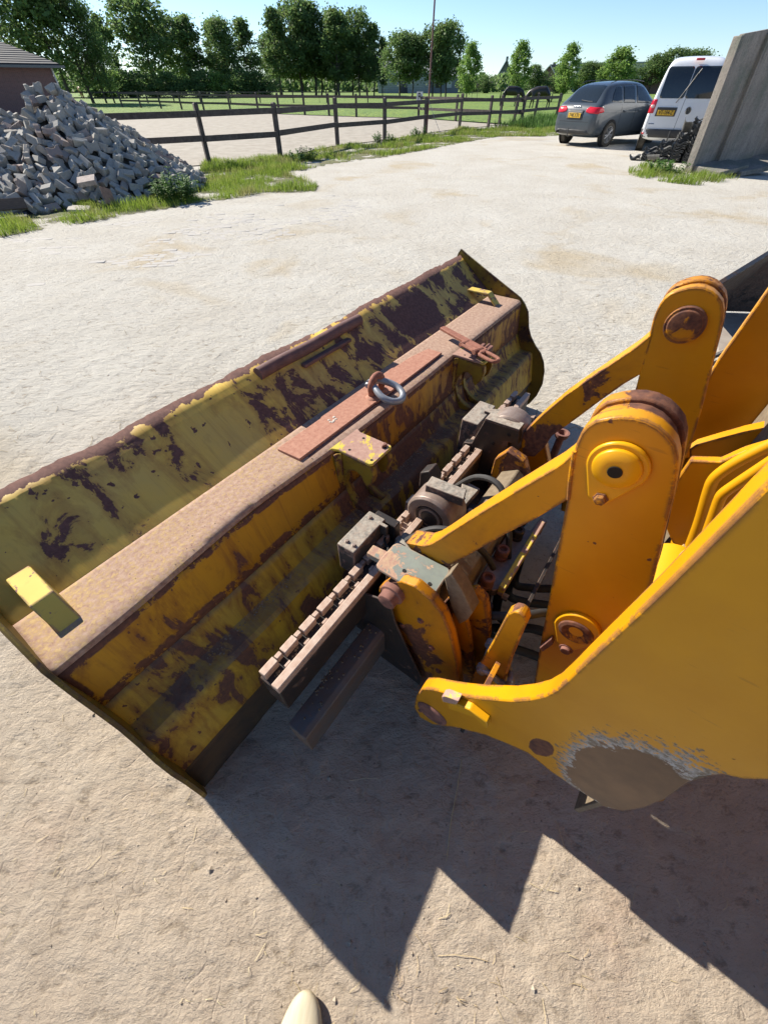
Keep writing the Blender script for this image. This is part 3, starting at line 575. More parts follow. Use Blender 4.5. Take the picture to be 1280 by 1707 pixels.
# near roller on its housing
(rb, rz_), = [(-0.209,0.559)]
rl = lpart(LB_().lathe((.985, rb, rz_), (1, 0, 0), [(0, .040), (.003, .044), (.003, .052), (-.002, .056), (-.002, .082), (.006, .090), (.10, .090), (.104, .086), (.104, .03)], 40), 'roller', 'roller', .0015)
lpart(LB_().lathe((.984, rb, rz_), (1, 0, 0), [(-.001, .012), (-.001, .030), (.002, .034), (.002, .046), (-.001, .050), (.004, .052)], 36), 'roller_hub', 'black', .001, rl)
lpart(LB_().prism([(-.10, .50), (-.10, .63), (-.135, .655), (-.16, .62), (-.16, .47), (-.30, .44), (-.30, .40), (-.10, .40)], 1.095, 1.15, 'x'), 'roller_bracket', 'black', .004)
tz = .67
lpart(LB_().prism([(1.016,-0.167),(1.066,-0.162),(1.074,-0.287),(1.029,-0.3)], .635, .670, 'z'), 'roller_guard', 'wornsteel', .003)
lpart(LB_().prism([(1.131,-0.247),(1.225,-0.212),(1.218,-0.286),(1.08,-0.28),(1.077,-0.252)], .535, .560, 'z'), 'angle_plate', 'wornsteel', .003)
lpart(LB_().box(1.02, 1.16, -.34, -.16, .30, .535), 'mast_block', 'black', .004)
(x0, y0), = [(1.034,-0.121)]
lpart(LB_().box(x0 - .03, x0 + .02, y0 - .035, y0 + .02, .45, .56), 'mast_block', 'wornsteel', .003)
# bolts, grease nipples, weld beads, cable and hoses cluttering the coupler
def bolt(a, b, z, r=.008, ax=(0, 0, 1), m='rust', par=None, h=.007): return lpart(LB_().lathe((a, b, z), ax, [(0, r * 1.35), (.0018, r * 1.35), (.0018, r), (h, r * .96)], 6), 'bolt', m, .0006, par)
for (a, b) in ((.725, -.068), (.845, -.068), (.725, -.095)): bolt(a, b, .600, .006, m='roller', par=s1)
for (b, z) in ((-.37, .50), (-.42, .38), (-.46, .25), (-.31, .40)): bolt(.68, b, z, .009, (-1, 0, 0), 'rust', h1)
for (a, b) in ((1.05, -.20), (1.12, -.20), (1.05, -.30), (1.12, -.30)): bolt(a, b, .535, .009, m='roller')
bd = [(-0.552,1.129),(-0.56,1.089),(-0.57,1.051),(-0.577,1.027)]
lpart(LB_().tube([(.799, b, z) for b, z in bd], .0035, 6), 'weld_bead', 'yellow', 0, lvN)
wb = [(-0.481,0.393),(-0.559,0.48),(-0.63,0.576),(-0.68,0.665),(-0.706,0.747),(-0.716,0.821)]
for (b, z) in [(-0.538,0.293),(-0.471,0.218)]: bolt(.55, b, z, .006, (-1, 0, 0), 'rust', bm_, .004)
pipe([(.86, -.20, .56), (.90, -.26, .62), (.93, -.34, .63), (.97, -.42, .55), (1.0, -.46, .46)], .011, 'rubber', 'hydraulic_hose', 10)
pipe([(1.20, -.18, .50), (1.22, -.26, .60), (1.20, -.36, .62), (1.14, -.44, .52), (1.10, -.48, .42)], .011, 'rubber', 'hydraulic_hose', 10)
pipe([(.84, -.47, .40), (.83, -.52, .46), (.86, -.60, .50), (.95, -.68, .46), (1.0, -.78, .36), (1.02, -.9, .30)], .013, 'rubber', 'hydraulic_hose', 12)
pipe([(.72, -.24, .63), (.76, -.20, .60), (.80, -.17, .56), (.84, -.13, .54), (.90, -.12, .515)], .004, 'rubber', 'brake_cable', 6)
for k in range(7): lpart(LB_().lathe((1.03 + .0 * k, -.335 + .005, .50 - .028 * k), (0, -1, 0), [(0, .012), (.006, .012), (.006, .006)], 8), 'grease_nipple', 'roller', .0005) if k % 2 == 0 else None
lpart(LB_().box(.905, .98, -.31, -.17, .44, .505), 'bearing_housing', 'black', .005); lpart(LB_().box(.82, .90, -.24, -.17, .46, .55), 'bearing_cap', 'wornsteel', .006)
# dried mud packed into the corners
random.seed(44); mb = LB_()
for i in range(420):
    a = random.uniform(.31, 1.95); b = random.choice((-.150, -.142, -.205, -.235)) + random.uniform(-.012, .012); z = .5115 if b > -.16 else .336; s_ = random.uniform(.0015, .006)
    mb.add([(a + s_, b, z), (a, b + s_, z), (a - s_, b, z), (a, b - s_, z), (a, b, z + s_ * .8)], [(0, 1, 4), (1, 2, 4), (2, 3, 4), (3, 0, 4)])
tag(lpart(mb, 'packed_dirt', 'dusty', 0, smooth=False, fix=False), kind='stuff')
# far roller and its black scratched side plate
fp = [(-0.12,0.355),(-0.099,0.515),(-0.103,0.542),(-0.137,0.552),(-0.143,0.578),(-0.17,0.678),(-0.308,0.683),(-0.319,0.624),(-0.279,0.62),(-0.286,0.561),(-0.323,0.561),(-0.329,0.482),(-0.339,0.378),(-0.352,0.28),(-0.236,0.248)]
lpart(LB_().prism(fp, 1.45, 1.482, 'x'), 'roller_side_plate', 'black', .003)
ft = [(-0.17,0.678),(-0.308,0.683),(-0.307,0.696),(-0.172,0.693)]
lpart(LB_().prism([(p[0], p[1] + .003) for p in [(-0.169,0.672),(-0.309,0.678),(-0.307,0.688),(-0.172,0.684)]], 1.449, 1.50, 'x'), 'edge_strip', 'wornsteel', .002)
(gb, gz), = [(-0.252,0.641)]
lpart(LB_().lathe((1.485, gb, gz - .02), (1, 0, 0), [(0, .03), (0, .072), (.006, .080), (.085, .080), (.09, .076), (.09, .03)], 36), 'roller', 'roller', .0015)
for q in [(-0.276,0.653),(-0.225,0.591),(-0.288,0.523)]: boss('bolt_hole', 1.4485, q[0], q[1], [(0, .007), (.001, .007)], 'hole', 12)
lpart(LB_().prism([(1.537,-0.13),(1.561,-0.135),(1.594,-0.204),(1.599,-0.291),(1.609,-0.349),(1.558,-0.36),(1.559,-0.306),(1.557,-0.233),(1.535,-0.165)], .645, .66, 'z'), 'spring_clip', 'wornsteel', .003)
bk = [(1.592,-0.29),(1.63,-0.33),(1.568,-0.334),(1.549,-0.293)]
lpart(LB_().prism(bk, .640, .668, 'z'), 'buckle', 'black', .003)
lpart(LB_().prism([((p[0] + bk[(i + 2) % 4][0]) / 2 * .7 + p[0] * .3, (p[1] + bk[(i + 2) % 4][1]) / 2 * .7 + p[1] * .3) for i, p in enumerate(bk)], .667, .675, 'z'), 'buckle_pin', 'toothsteel', .001)
# couplings block with hoses
vb = [(0.959,-0.433),(0.983,-0.432),(1.215,-0.434),(1.261,-0.458),(1.267,-0.498),(1.356,-0.507),(1.351,-0.533),(0.975,-0.515),(0.946,-0.494)]
vbo = lpart(LB_().prism([(q[0], q[1]) for q in vb], .385, .420, 'z'), 'coupling_block', 'roller', .003)
vs1 = [(0.955,-0.504),(1.31,-0.51),(1.31,-0.531),(0.954,-0.525)]
lpart(LB_().prism(vs1, .40, .45, 'z'), 'coupling_guard', 'cap', .003)
for (x, y), m in zip([(0.953,-0.463),(1.088,-0.456),(1.204,-0.465)], ('rust', 'rust', 'black')):
    lpart(LB_().lathe((x, y, .42), (0, 0, 1), [(0, .024), (.014, .024), (.014, .020), (.022, .020), (.022, .023), (.046, .023), (.050, .020), (.050, .013), (.036, .011)], 18), 'hose_coupling', m, .0012, vbo)
for (x, y) in [(0.967,-0.523),(1.313,-0.513)]: lpart(LB_().lathe((x, y, .39), (0, -1, 0), [(0, .013), (.02, .013)], 6), 'bolt_head', 'wornsteel', .001, vbo)
for k, (x, y) in enumerate(((.90, -.50), (1.0, -.50), (1.12, -.50), (1.20, -.50), (.96, -.47))):
    pipe([(x, y, .40), (x + .01, y - .01, .30), (x + .02, y - .03, .20 - .02 * k), (x + .05, y - .10, .13), (x + .10, y - .24, .10 + .02 * k), (x + .12, y - .5, .13), (x + .12, y - .9, .25)], .017, 'rubber', 'hydraulic_hose', 12)
# greasy post with a flared top standing between the linkages
(px_, py_), = [(1.94,-0.398)]
lpart(LB_().lathe((px_, py_, .10), (0, 0, 1), [(0, .020), (.29, .018), (.30, .030), (.32, .034), (.325, .034), (.325, .022), (.30, .016)], 20), 'flared_post', 'rust', .001)
# towing lever with its shackle
tow = [(-0.571,0.69),(-0.572,0.727),(-0.581,0.751),(-0.594,0.759),(-0.608,0.753),(-0.618,0.733),(-0.62,0.674),(-0.63,0.525),(-0.651,0.341),(-0.65,0.261),(-0.574,0.153),(-0.557,0.195),(-0.564,0.426),(-0.569,0.556)]
lpart(LB_().prism(tow, .70, .730, 'x'), 'tow_lug', 'tow', .004) if 'tow' in M else None
s2 = empty('bow_shackle', bw(.70, -.55, .3), RZ, 'dull blue grey bow shackle on the chipped lug just inside the near boom', 'shackle')
o2 = (.70, -.55, .3); mb = MB(o2)
def q3(a, x): return (a, x[0], x[1])
bwp = [q3(.690, p) for p in [(-0.582,0.417),(-0.603,0.422),(-0.631,0.412),(-0.652,0.423)]] + [q3(.700, p) for p in [(-0.656,0.439)]] + [q3(.735, p) for p in [(-0.645,0.407),(-0.628,0.435)]]
mb.tube(spline(bwp, 5), .0095, 12); mb.build('bow', M['galv'], s2)
(sb, sz), = [(-0.577,0.413)]
mb = MB(o2); mb.lathe((.678, sb, sz), (1, 0, 0), [(0, .009), (.002, .012), (.010, .012), (.010, .018), (.026, .018)], 16); mb.lathe((.740, sb + .01, sz + .05), (1, 0, 0), [(0, .016), (.02, .016)], 16); mb.tube([(.69, sb, sz), (.75, sb + .01, sz + .05)], .008, 8); mb.build('pin', M['galv'], s2)
# rear of the machine, outside the picture: tower, front frame, axle, wheels
LF = lambda m: M[m]
lpart(LB_().prism([(-1.9, .45), (-1.9, 1.0), (-2.15, 2.1), (-2.5, 2.1), (-3.1, 1.2), (-3.1, .45)], .80, 1.48, 'x'), 'front_frame', 'yellow', .01)
lpart(LB_().box(.55, 1.73, -2.42, -2.24, .45, .63), 'axle', 'black', .01)
for s, a0 in ((-1, .12), (1, 1.80)):
    w_ = lpart(LB_().lathe((a0, -2.33, .52), (1, 0, 0), [(0, .30), (.0, .46), (.03, .52), (.33, .52), (.36, .46), (.36, .30)], 40), 'wheel', 'rubber', .01)
    lpart(LB_().lathe((a0 + .1, -2.33, .52), (1, 0, 0), [(0, .10), (.0, .29), (.16, .29), (.16, .10)], 32), 'rim', 'yellow', .006, w_)

# ------------------------------------------------------------------ SURROUNDINGS
def gz(x, y): return float(ground_z(np.array([x]), np.array([y]))[0]) * max(0., min(1., 1 - (math.hypot(x, y) - 30) / 40))
def sheet(name, pts, z, m, label, n=60):
    # irregular flat sheet draped on the ground: triangulated grid clipped to the outline
    bm = bmesh.new(); vs_ = [bm.verts.new((p[0], p[1], 0)) for p in pts]; f = bm.faces.new(vs_)
    for v in bm.verts: v.co.z = z
    bmesh.ops.triangulate(bm, faces=bm.faces); me = bpy.data.meshes.new(name); bm.to_mesh(me); bm.free(); me.materials.append(m)
    if me.polygons[0].normal.z < 0: me.flip_normals()
    o = bpy.data.objects.new(name, me); COL.objects.link(o); return tag(o, label, kind='structure')
def f_arena(nt, b):
    v = coords(nt); n = nz(nt, v, 2.2, 8, .7); n2 = nz(nt, v, 9, 5, .6)
    c = mix(nt, ramp(nt, n, [(.32, 0), (.66, 1)]), (.25, .22, .175), (.38, .345, .285)); nt.links.new(c, b.inputs['Base Color']); b.inputs['Roughness'].default_value = .95
    bump(nt, b, n, .6, .03)
M['arena'] = mat('arena_sand', f_arena)
def f_field(nt, b):
    v = coords(nt, (1, .5, 1)); n = nz(nt, v, .35, 6, .65); n2 = nz(nt, v, 3, 6, .7); n3 = nz(nt, v, 8, 3, .6)
    c = mix(nt, ramp(nt, n, [(.3, 0), (.7, 1)]), (.13, .23, .025), (.20, .29, .035)); c = mix(nt, ramp(nt, n2, [(.35, .7), (.6, 0)]), c, (.045, .085, .015))
    c = mix(nt, mth(nt, 'MULTIPLY', ramp(nt, n3, [(.62, 0), (.68, 1)]), ramp(nt, n, [(.5, 0), (.6, 1)])), c, (.50, .42, .03))
    nt.links.new(c, b.inputs['Base Color']); b.inputs['Roughness'].default_value = .9; bump(nt, b, n2, 1, .2)
M['field'] = mat('meadow_grass', f_field)
# line of the near fence and the verge
FP = [(-10.606,24.396),(-4.94,14.731),(-3.216,16.334),(-1.736,20.047),(0.024,21.897),(1.907,25.351),(3.885,28.275),(5.526,29.107),(7.166,30.447),(8.912,32.958),(10.924,35.269)]
FP[0] = (-7.3, 13.3); FP = [(-9.8, 11.9)] + FP
_near = [(-420, 26), (-60, 32), (-30, 38.5), (-11.5, 45.5), (-8, 42.7), (-3.95, 40.15), (-1.92, 38.8), (2.2, 37.2), (4.41, 34.0), (7.0, 31.2), (9.5, 33.0), (40, 42), (160, 90), (500, 180)]
_far = [(-900, 700)] + [(x * 6, 900) for x, y in _near[1:-1]] + [(1200, 700)]
_m = MB(); _m.v = [(x, y, .05) for x, y in _near] + [(x, y, .05) for x, y in _far]; _n = len(_near); _m.f = [(k, k + 1, _n + k + 1, _n + k) for k in range(_n - 1)]
tag(_m.build('meadow', M['field'], smooth=False, fix=False), 'far green meadow with yellow flowers beyond the riding arena', kind='structure')
sheet('riding_arena', [(-30, 22), (-12.5, 10.6), (-9.8, 11.9), (-7.3, 13.3), (-4.94, 14.73), (-3.2, 16.4), (-1.74, 20.0), (0, 21.9), (1.9, 25.3), (3.9, 28.2), (5.4, 29.6), (6.6, 31.2), (4.4, 34.0), (2.2, 37.2), (-1.9, 38.8), (-3.95, 40.15), (-8, 42.7), (-11.5, 45.5), (-60, 40)], .025, M['arena'], 'pale grey sand riding arena behind the near fence')
# grass: blades as one mesh per patch
def leafmat(name, c1, c2, c3=None, trans=.35):
    def f(nt, b):
        v = coords(nt); n = nz(nt, v, 1.3, 4, .6); g = N(nt, 'ShaderNodeNewGeometry'); rnd = g.outputs['Random Per Island']
        c = mix(nt, rnd, c1, c2)
        if c3: c = mix(nt, ramp(nt, n, [(.5, 0), (.65, .8)]), c, c3)
        nt.links.new(c, b.inputs['Base Color']); b.inputs['Roughness'].default_value = .6; b.inputs['Specular IOR Level'].default_value = .25
        tr = N(nt, 'ShaderNodeBsdfTranslucent'); nt.links.new(c, tr.inputs[0]); mx = N(nt, 'ShaderNodeMixShader'); mx.inputs[0].default_value = trans
        out = nt.nodes['Material Output']; nt.links.new(b.outputs[0], mx.inputs[1]); nt.links.new(tr.outputs[0], mx.inputs[2]); nt.links.new(mx.outputs[0], out.inputs[0])
    return mat(name, f)
M['grass'] = leafmat('verge_grass', (.16, .25, .03), (.26, .33, .06), (.30, .27, .12), .45)
M['weed'] = leafmat('weed_leaves', (.07, .15, .03), (.12, .22, .05), None, .4)
M['straw'] = leafmat('straw', (.50, .40, .22), (.62, .54, .34), (.30, .21, .12), .15)
def blades(name, spots, m, label, hmin, hmax, wid, lean=.35, kind='stuff'):
    rs = np.random.RandomState(len(spots)); V = []; Fc = []
    for (x, y, z, s) in spots:
        h = (hmin + (hmax - hmin) * rs.rand()) * s; a = rs.rand() * 6.283; w = wid * (.6 + .8 * rs.rand()) * (.6 + .4 * s); l = lean * h * (.3 + rs.rand())
        la = rs.rand() * 6.283; dx, dy = math.cos(la) * l, math.sin(la) * l; cx, cy = math.cos(a) * w, math.sin(a) * w; k = len(V)
        V += [(x - cx, y - cy, z - .01), (x + cx, y + cy, z - .01), (x - cx * .7 + dx * .35, y - cy * .7 + dy * .35, z + h * .6), (x + cx * .7 + dx * .35, y + cy * .7 + dy * .35, z + h * .6), (x + dx, y + dy, z + h * (1 - .2 * rs.rand()))]
        Fc += [(k, k + 1, k + 3, k + 2), (k + 2, k + 3, k + 4)]
    me = bpy.data.meshes.new(name); me.from_pydata(V, [], Fc); me.materials.append(m); o = bpy.data.objects.new(name, me); COL.objects.link(o); return tag(o, label, kind=kind)
def inpoly(p, poly):
    c = False; n = len(poly)
    for i in range(n):
        (x1, y1), (x2, y2) = poly[i], poly[(i + 1) % n]
        if (y1 > p[1]) != (y2 > p[1]) and p[0] < (x2 - x1) * (p[1] - y1) / (y2 - y1) + x1: c = not c
    return c
random.seed(11)
def scatter(poly, n, fade=0.0, thr=-.1, sc=1.5):
    xs = [p[0] for p in poly]; ys = [p[1] for p in poly]; out = []; tries = 0
    while len(out) < n and tries < n * 30:
        tries += 1; x, y = random.uniform(min(xs), max(xs)), random.uniform(min(ys), max(ys))
        if not inpoly((x, y), poly): continue
        nn = noise.noise(Vector((x * sc, y * sc, 0)))
        if nn < thr + fade * random.random(): continue
        out.append((x, y, gz(x, y), max(.35, min(1.3, .75 + nn))))
    return out
V1 = [(-6.372,7.903),(-6.147,8.522),(-5.75,9.174),(-5.216,9.734),(-4.803,10.555),(-4.6,12.611),(-5.313,15.495),(-4.346,15.766),(-3.231,16.632),(-2.535,15.766),(-2.47,13.187),(-1.497,11.426),(-1.478,10.692),(-2.541,10.555),(-2.92,10.037),(-3.619,9.56),(-4.071,8.914),(-4.579,8.337),(-5.089,7.74),(-5.494,7.281),(-5.75,6.965)]
V2 = [(-5.077,14.731),(-3.179,16.334),(-1.719,19.836),(0.024,21.649),(1.884,25.025),(3.833,27.875),(5.45,28.685),(7.064,29.988),(8.775,32.425),(13.517,43.568),(7.982,24.396),(6.873,23.796),(5.023,23.796),(2.788,20.706),(1.243,18.284),(0.0,16.632),(-1.404,15.233),(-2.236,13.704),(-3.241,13.187),(-4.322,13.187)]
grass1 = blades('verge_grass', scatter(V1, 20000, .3, -.35), M['grass'], 'tufts of yellow green grass along the foot of the paver heap', .05, .19, .0045)
grass2 = blades('verge_grass', scatter(V2, 24000, .45, -.22, .9), M['grass'], 'patchy green grass along the foot of the near fence', .05, .17, .008)
V3 = [(6.559,13.921),(7.325,14.731),(7.611,14.258),(7.768,12.99),(8.473,12.893),(8.698,12.519),(8.204,11.826),(7.076,11.426),(6.591,11.826),(6.299,12.429),(6.214,12.99)]
grass3 = blades('verge_grass', scatter(V3, 2600, .3, -.3, 2), M['grass'], 'small grass tufts in front of the tile stack and concrete walls', .05, .20, .006)
V4 = [(9.355,35.895),(12.545,38.629),(9.388,28.685),(7.973,27.875),(7.246,28.685),(6.301,28.685)]
grass4 = blades('tall_weeds', scatter(V4, 3500, .3, -.4, 1), M['weed'], 'taller green weeds at the fence beside the grey car', .15, .50, .012)
# low ground cover on the grass edge so that it reads closed
def f_turf(nt, b):
    v = coords(nt); n = nz(nt, v, 3, 6, .7); n2 = nz(nt, v, 26, 4, .7)
    c = mix(nt, ramp(nt, n, [(.35, 0), (.65, 1)]), (.10, .13, .03), (.22, .20, .09)); c = mix(nt, ramp(nt, n2, [(.4, .7), (.6, 0)]), c, (.06, .06, .025)); nt.links.new(c, b.inputs['Base Color']); b.inputs['Roughness'].default_value = .95; bump(nt, b, n2, .8, .03)
    g = ramp(nt, mth(nt, 'ADD', nz(nt, v, 1.6, 5, .7), mth(nt, 'MULTIPLY', n2, .25)), [(.56, 0), (.66, 1)]); nt.links.new(g, b.inputs['Alpha'])
M['turf'] = mat('thin_turf', f_turf)

def drape(name, poly, m, label, cell=.14):
    xs = [p[0] for p in poly]; ys = [p[1] for p in poly]; nx = int((max(xs) - min(xs)) / cell) + 2; ny = int((max(ys) - min(ys)) / cell) + 2
    X, Y = np.meshgrid(min(xs) + np.arange(nx) * cell, min(ys) + np.arange(ny) * cell, indexing='ij'); Z = ground_z(X, Y) + .005; idx = {}; V = []; F = []
    def vid(i, j):
        if (i, j) not in idx: idx[(i, j)] = len(V); V.append((X[i, j], Y[i, j], Z[i, j]))
        return idx[(i, j)]
    for i in range(nx - 1):
        for j in range(ny - 1):
            if inpoly((X[i, j] + cell / 2, Y[i, j] + cell / 2), poly): F.append((vid(i, j), vid(i + 1, j), vid(i + 1, j + 1), vid(i, j + 1)))
    me = bpy.data.meshes.new(name); me.from_pydata(V, [], F); me.materials.append(m); o = bpy.data.objects.new(name, me); COL.objects.link(o); return tag(o, label, kind='structure')
drape('verge', V1, M['turf'], 'thin trampled turf around the paver heap')
drape('verge', V2, M['turf'], 'thin trampled turf along the near fence', .2)
# timber post and rail fences -------------------------------------------------
def f_wood(nt, b):
    v = coords(nt, (3, 3, 3)); n = nz(nt, coords(nt, (14, 2, 14)), 1.0, 6, .7); n2 = nz(nt, v, 3, 4, .6)
    c = mix(nt, ramp(nt, n, [(.3, 0), (.7, 1)]), (.045, .034, .030), (.105, .085, .075)); c = mix(nt, ramp(nt, n2, [(.5, 0), (.75, .5)]), c, (.17, .15, .13)); nt.links.new(c, b.inputs['Base Color']); b.inputs['Roughness'].default_value = .85; bump(nt, b, n, .5, .01)
M['wood'] = mat('tarred_timber', f_wood)
def fence(pts, label, hs=(1.03, .56), ph=1.22, pw=.055, rh=.062, rt=.022, side=1, group=None):
    t = empty('timber_fence', (pts[0][0], pts[0][1], 0), 0, label, 'fence', group); o = (pts[0][0], pts[0][1], 0)
    for i, (x, y) in enumerate(pts):
        a = math.atan2(pts[min(i + 1, len(pts) - 1)][1] - pts[max(i - 1, 0)][1], pts[min(i + 1, len(pts) - 1)][0] - pts[max(i - 1, 0)][0])
        h = ph * random.uniform(.97, 1.03); d = Vector((math.cos(a), math.sin(a), 0)) * pw; n_ = Vector((-math.sin(a), math.cos(a), 0)) * pw; tl = Vector((random.uniform(-.02, .02), random.uniform(-.02, .02), 0))
        c = Vector((x, y, 0)); mb = MB(o); b_ = [c - d - n_, c + d - n_, c + d + n_, c - d + n_]
        mb.add([p + Vector((0, 0, -.08)) for p in b_] + [p + tl + Vector((0, 0, h - .025)) for p in b_] + [c + (p - c) * .55 + tl + Vector((0, 0, h)) for p in b_], [(3, 2, 1, 0)] + [(k, (k + 1) % 4, 4 + (k + 1) % 4, 4 + k) for k in range(4)] + [(4 + k, 4 + (k + 1) % 4, 8 + (k + 1) % 4, 8 + k) for k in range(4)] + [(8, 9, 10, 11)])
        mb.build('post', M['wood'], t, smooth=False)
    for i in range(len(pts) - 1):
        p, q = Vector((*pts[i], 0)), Vector((*pts[i + 1], 0)); d = (q - p).normalized(); n_ = Vector((-d.y, d.x, 0)) * side
        for h in hs:
            j0, j1 = random.uniform(-.015, .015), random.uniform(-.015, .015); off = n_ * -(pw + rt + .002); mb = MB(o); e = d * .02; vs_ = []
            for (c, j, s) in ((p - e, j0, 1), (q + e - d * .045, j1, 1)):
                for (u_, w_) in ((-rt, -rh), (rt, -rh), (rt, rh), (-rt, rh)): vs_.append(c + off + n_ * u_ + Vector((0, 0, h + j + w_)))
            mb.add(vs_, [(3, 2, 1, 0), (4, 5, 6, 7)] + [(k, (k + 1) % 4, 4 + (k + 1) % 4, 4 + k) for k in range(4)]); mb.build('rail', M['wood'], t, smooth=False)
    return t
fence(FP, 'dark timber post and rail fence nearest the yard, running past the paver heap')
BK = [(-26, 56), (-23.3, 54), (-20.6, 52), (-18, 50), (-15.4, 48), (-12.6, 46.0), (-9.86, 43.9), (-8.0, 42.66), (-5.84, 41.2), (-3.95, 40.15), (-1.92, 38.7), (2.3, 37.0), (4.41, 34.1), (6.6, 31.6), (7.6, 30.6)]
fence(BK, 'second timber fence along the far side of the sand arena', (.98, .50), 1.15)
fence([(-37, 66), (-34, 66.4), (-31, 66.8), (-28, 67.2), (-25, 67.6), (-22, 68), (-18.5, 68.4), (-15, 68.8), (-11, 69), (-7, 69.5), (-2, 70)], 'faint timber fence far off in the meadow below the trees', (.95, .5), 1.1, .06, .05)
# thin stakes of an electric fence in the meadow
for k, (x, y) in enumerate([(-7.938,69.851),(-6.158,69.851),(0.085,80.452),(3.807,74.786),(8.603,80.452),(12.351,80.452),(12.213,74.786),(17.462,80.452)]):
    o = MB((x, y, 0)).tube([(x, y, 0), (x + random.uniform(-.03, .03), y, 1.15)], .025, 6).build('electric_fence_stake', M['wood']); o.location = (x, y, 0); tag(o, ('leftmost thin electric fence stake in the meadow under the dense grove', 'second thin fence stake in the meadow from the left', 'thin meadow stake below the left end of the grey barn', 'thin meadow stake close left of the tall pole', 'thin meadow stake just right of the tall pole', 'thin meadow stake by the young light green tree, left of its pair', 'thin meadow stake by the young light green tree, right of its pair', 'rightmost thin meadow stake beside the left black horse')[k], 'stake', 'electric fence stakes in the meadow')
# tall thin pole at the fence
pl_ = empty('tall_pole', (1.98, 25.28, 0), 0, 'tall thin rusty pole rising from the near fence into the sky', 'pole')
o = MB().tube([(0, 0, 0), (.01, 0, 1.6), (.02, 0, 4.2)], .035, 8); o.build('pole', M['rustpipe'], pl_)
MB().tube([(.02, 0, 4.18), (.03, 0, 7.5)], .024, 8).build('upper_tube', M['galv'], pl_)
MB().tube([(-.02, -.09, 1.12), (.30, -.12, .55), (.62, -.30, .02)], .008, 5).build('stay_wire', M['galv'], pl_)
# letter board on the arena fence
x, y = 2.3, 36.9
lb = empty('arena_letter_board', (x, y - .1, .75), 0, 'small white board with a black letter on the far arena fence', 'sign')
wm = simple('white_board', (.75, .75, .73), None, .5, 10, 0)
MB().box(-.20, .20, -.06, -.045, .05, .50).build('board', wm, lb)
def text(s, parent, loc, rot, size, m, name='letter', ext=.002, scale=(1, 1, 1)):
    c = bpy.data.curves.new(name, 'FONT'); c.body = s; c.size = size; c.align_x = 'CENTER'; c.align_y = 'CENTER'; c.extrude = ext; c.offset = size * .012
    t = bpy.data.objects.new(name, c); COL.objects.link(t); dg = bpy.context.evaluated_depsgraph_get(); me = bpy.data.meshes.new_from_object(t.evaluated_get(dg))
    bpy.data.objects.remove(t); o = bpy.data.objects.new(name, me); COL.objects.link(o); o.parent = parent; o.location = loc; o.rotation_euler = rot; o.scale = scale; me.materials.clear(); me.materials.append(m); return o
ink = simple('black_print', (.015, .015, .015), None, .5, 10, 0)
text('R', lb, (0, -.064, .275), (R(90), 0, 0), .42, ink)

# heap of concrete pavers ----------------------------------------------------------
def paver_mesh(kind):
    t = .04
    if kind == 0: pts = [(-.10, -.08), (-.06, -.08), (-.025, -.05), (.025, -.05), (.06, -.08), (.10, -.08), (.10, .08), (.06, .08), (.025, .05), (-.025, .05), (-.06, .08), (-.10, .08)]
    elif kind == 1: pts = [(-.055, -.08), (-.02, -.08), (.015, -.055), (.055, -.055), (.055, .055), (.015, .055), (-.02, .08), (-.055, .08)]
    else: pts = [(-.105, -.052), (.105, -.052), (.105, .052), (-.105, .052)]
    bm = bmesh.new(); vs_ = [bm.verts.new((p[0], p[1], -t)) for p in pts]; f = bm.faces.new(vs_); r = bmesh.ops.extrude_face_region(bm, geom=[f]); up = [g for g in r['geom'] if isinstance(g, bmesh.types.BMVert)]
    bmesh.ops.translate(bm, verts=up, vec=(0, 0, 2 * t)); bmesh.ops.recalc_face_normals(bm, faces=bm.faces)
    ed = [e for e in bm.edges if abs(e.verts[0].co.z - e.verts[1].co.z) < .01]; bmesh.ops.bevel(bm, geom=ed, offset=.006, segments=1, affect='EDGES')
    return bm
def f_paver(nt, b):
    v = coords(nt); oi = N(nt, 'ShaderNodeObjectInfo'); n = nz(nt, v, 26, 6, .7); ge = N(nt, 'ShaderNodeNewGeometry')
    rnd = mth(nt, 'FRACT', mth(nt, 'ADD', oi.outputs['Random'], ge.outputs['Random Per Island']))
    c = ramp(nt, rnd, [(0, (.36, .345, .31)), (.35, (.27, .26, .24)), (.6, (.43, .405, .35)), (.8, (.32, .28, .235)), (.93, (.32, .22, .185)), (1, (.20, .17, .16))])
    c = mix(nt, ramp(nt, n, [(.35, .6), (.6, 0)]), c, (.20, .19, .165)); nt.links.new(c, b.inputs['Base Color']); b.inputs['Roughness'].default_value = .92; bump(nt, b, n, .5, .006)
M['paver'] = mat('concrete_paver', f_paver)
random.seed(21)
PK = Vector((-6.45, 11.1)); PL = Vector((-10.2, 9.4))
def heap(x, y):
    p = Vector((x, y)); d = PL - PK; t = max(0, min(1, (p - PK).dot(d) / d.length_squared)); c = PK + d * t; r = (p - c).length
    top = 1.50 * (1 - t) + 1.12 * t - .22 * math.exp(-((t - .28) / .10) ** 2) * 0
    if t > .12: top = min(top, 1.16)
    base = 2.45 + .9 * t + .25 * noise.noise(Vector((x * .8, y * .8, 0)))
    return top * max(0, 1 - (r / base)) ** .92 + (.07 * noise.noise(Vector((x * 2.3, y * 2.3, 4))) if r < base else 0)
pile = empty('paver_heap', (PK.x, PK.y, 0), 0, 'big heap of loose grey concrete pavers on the verge at the left', 'heap of pavers')
o0 = Vector((PK.x, PK.y, 0))
mb = MB(o0); n = 46
for i in range(n + 1):
    for j in range(n + 1):
        x = -13.2 + 9.4 * i / n; y = 6.6 + 7.6 * j / n; mb.v.append((x, y, max(heap(x, y) - .10, -.03)))
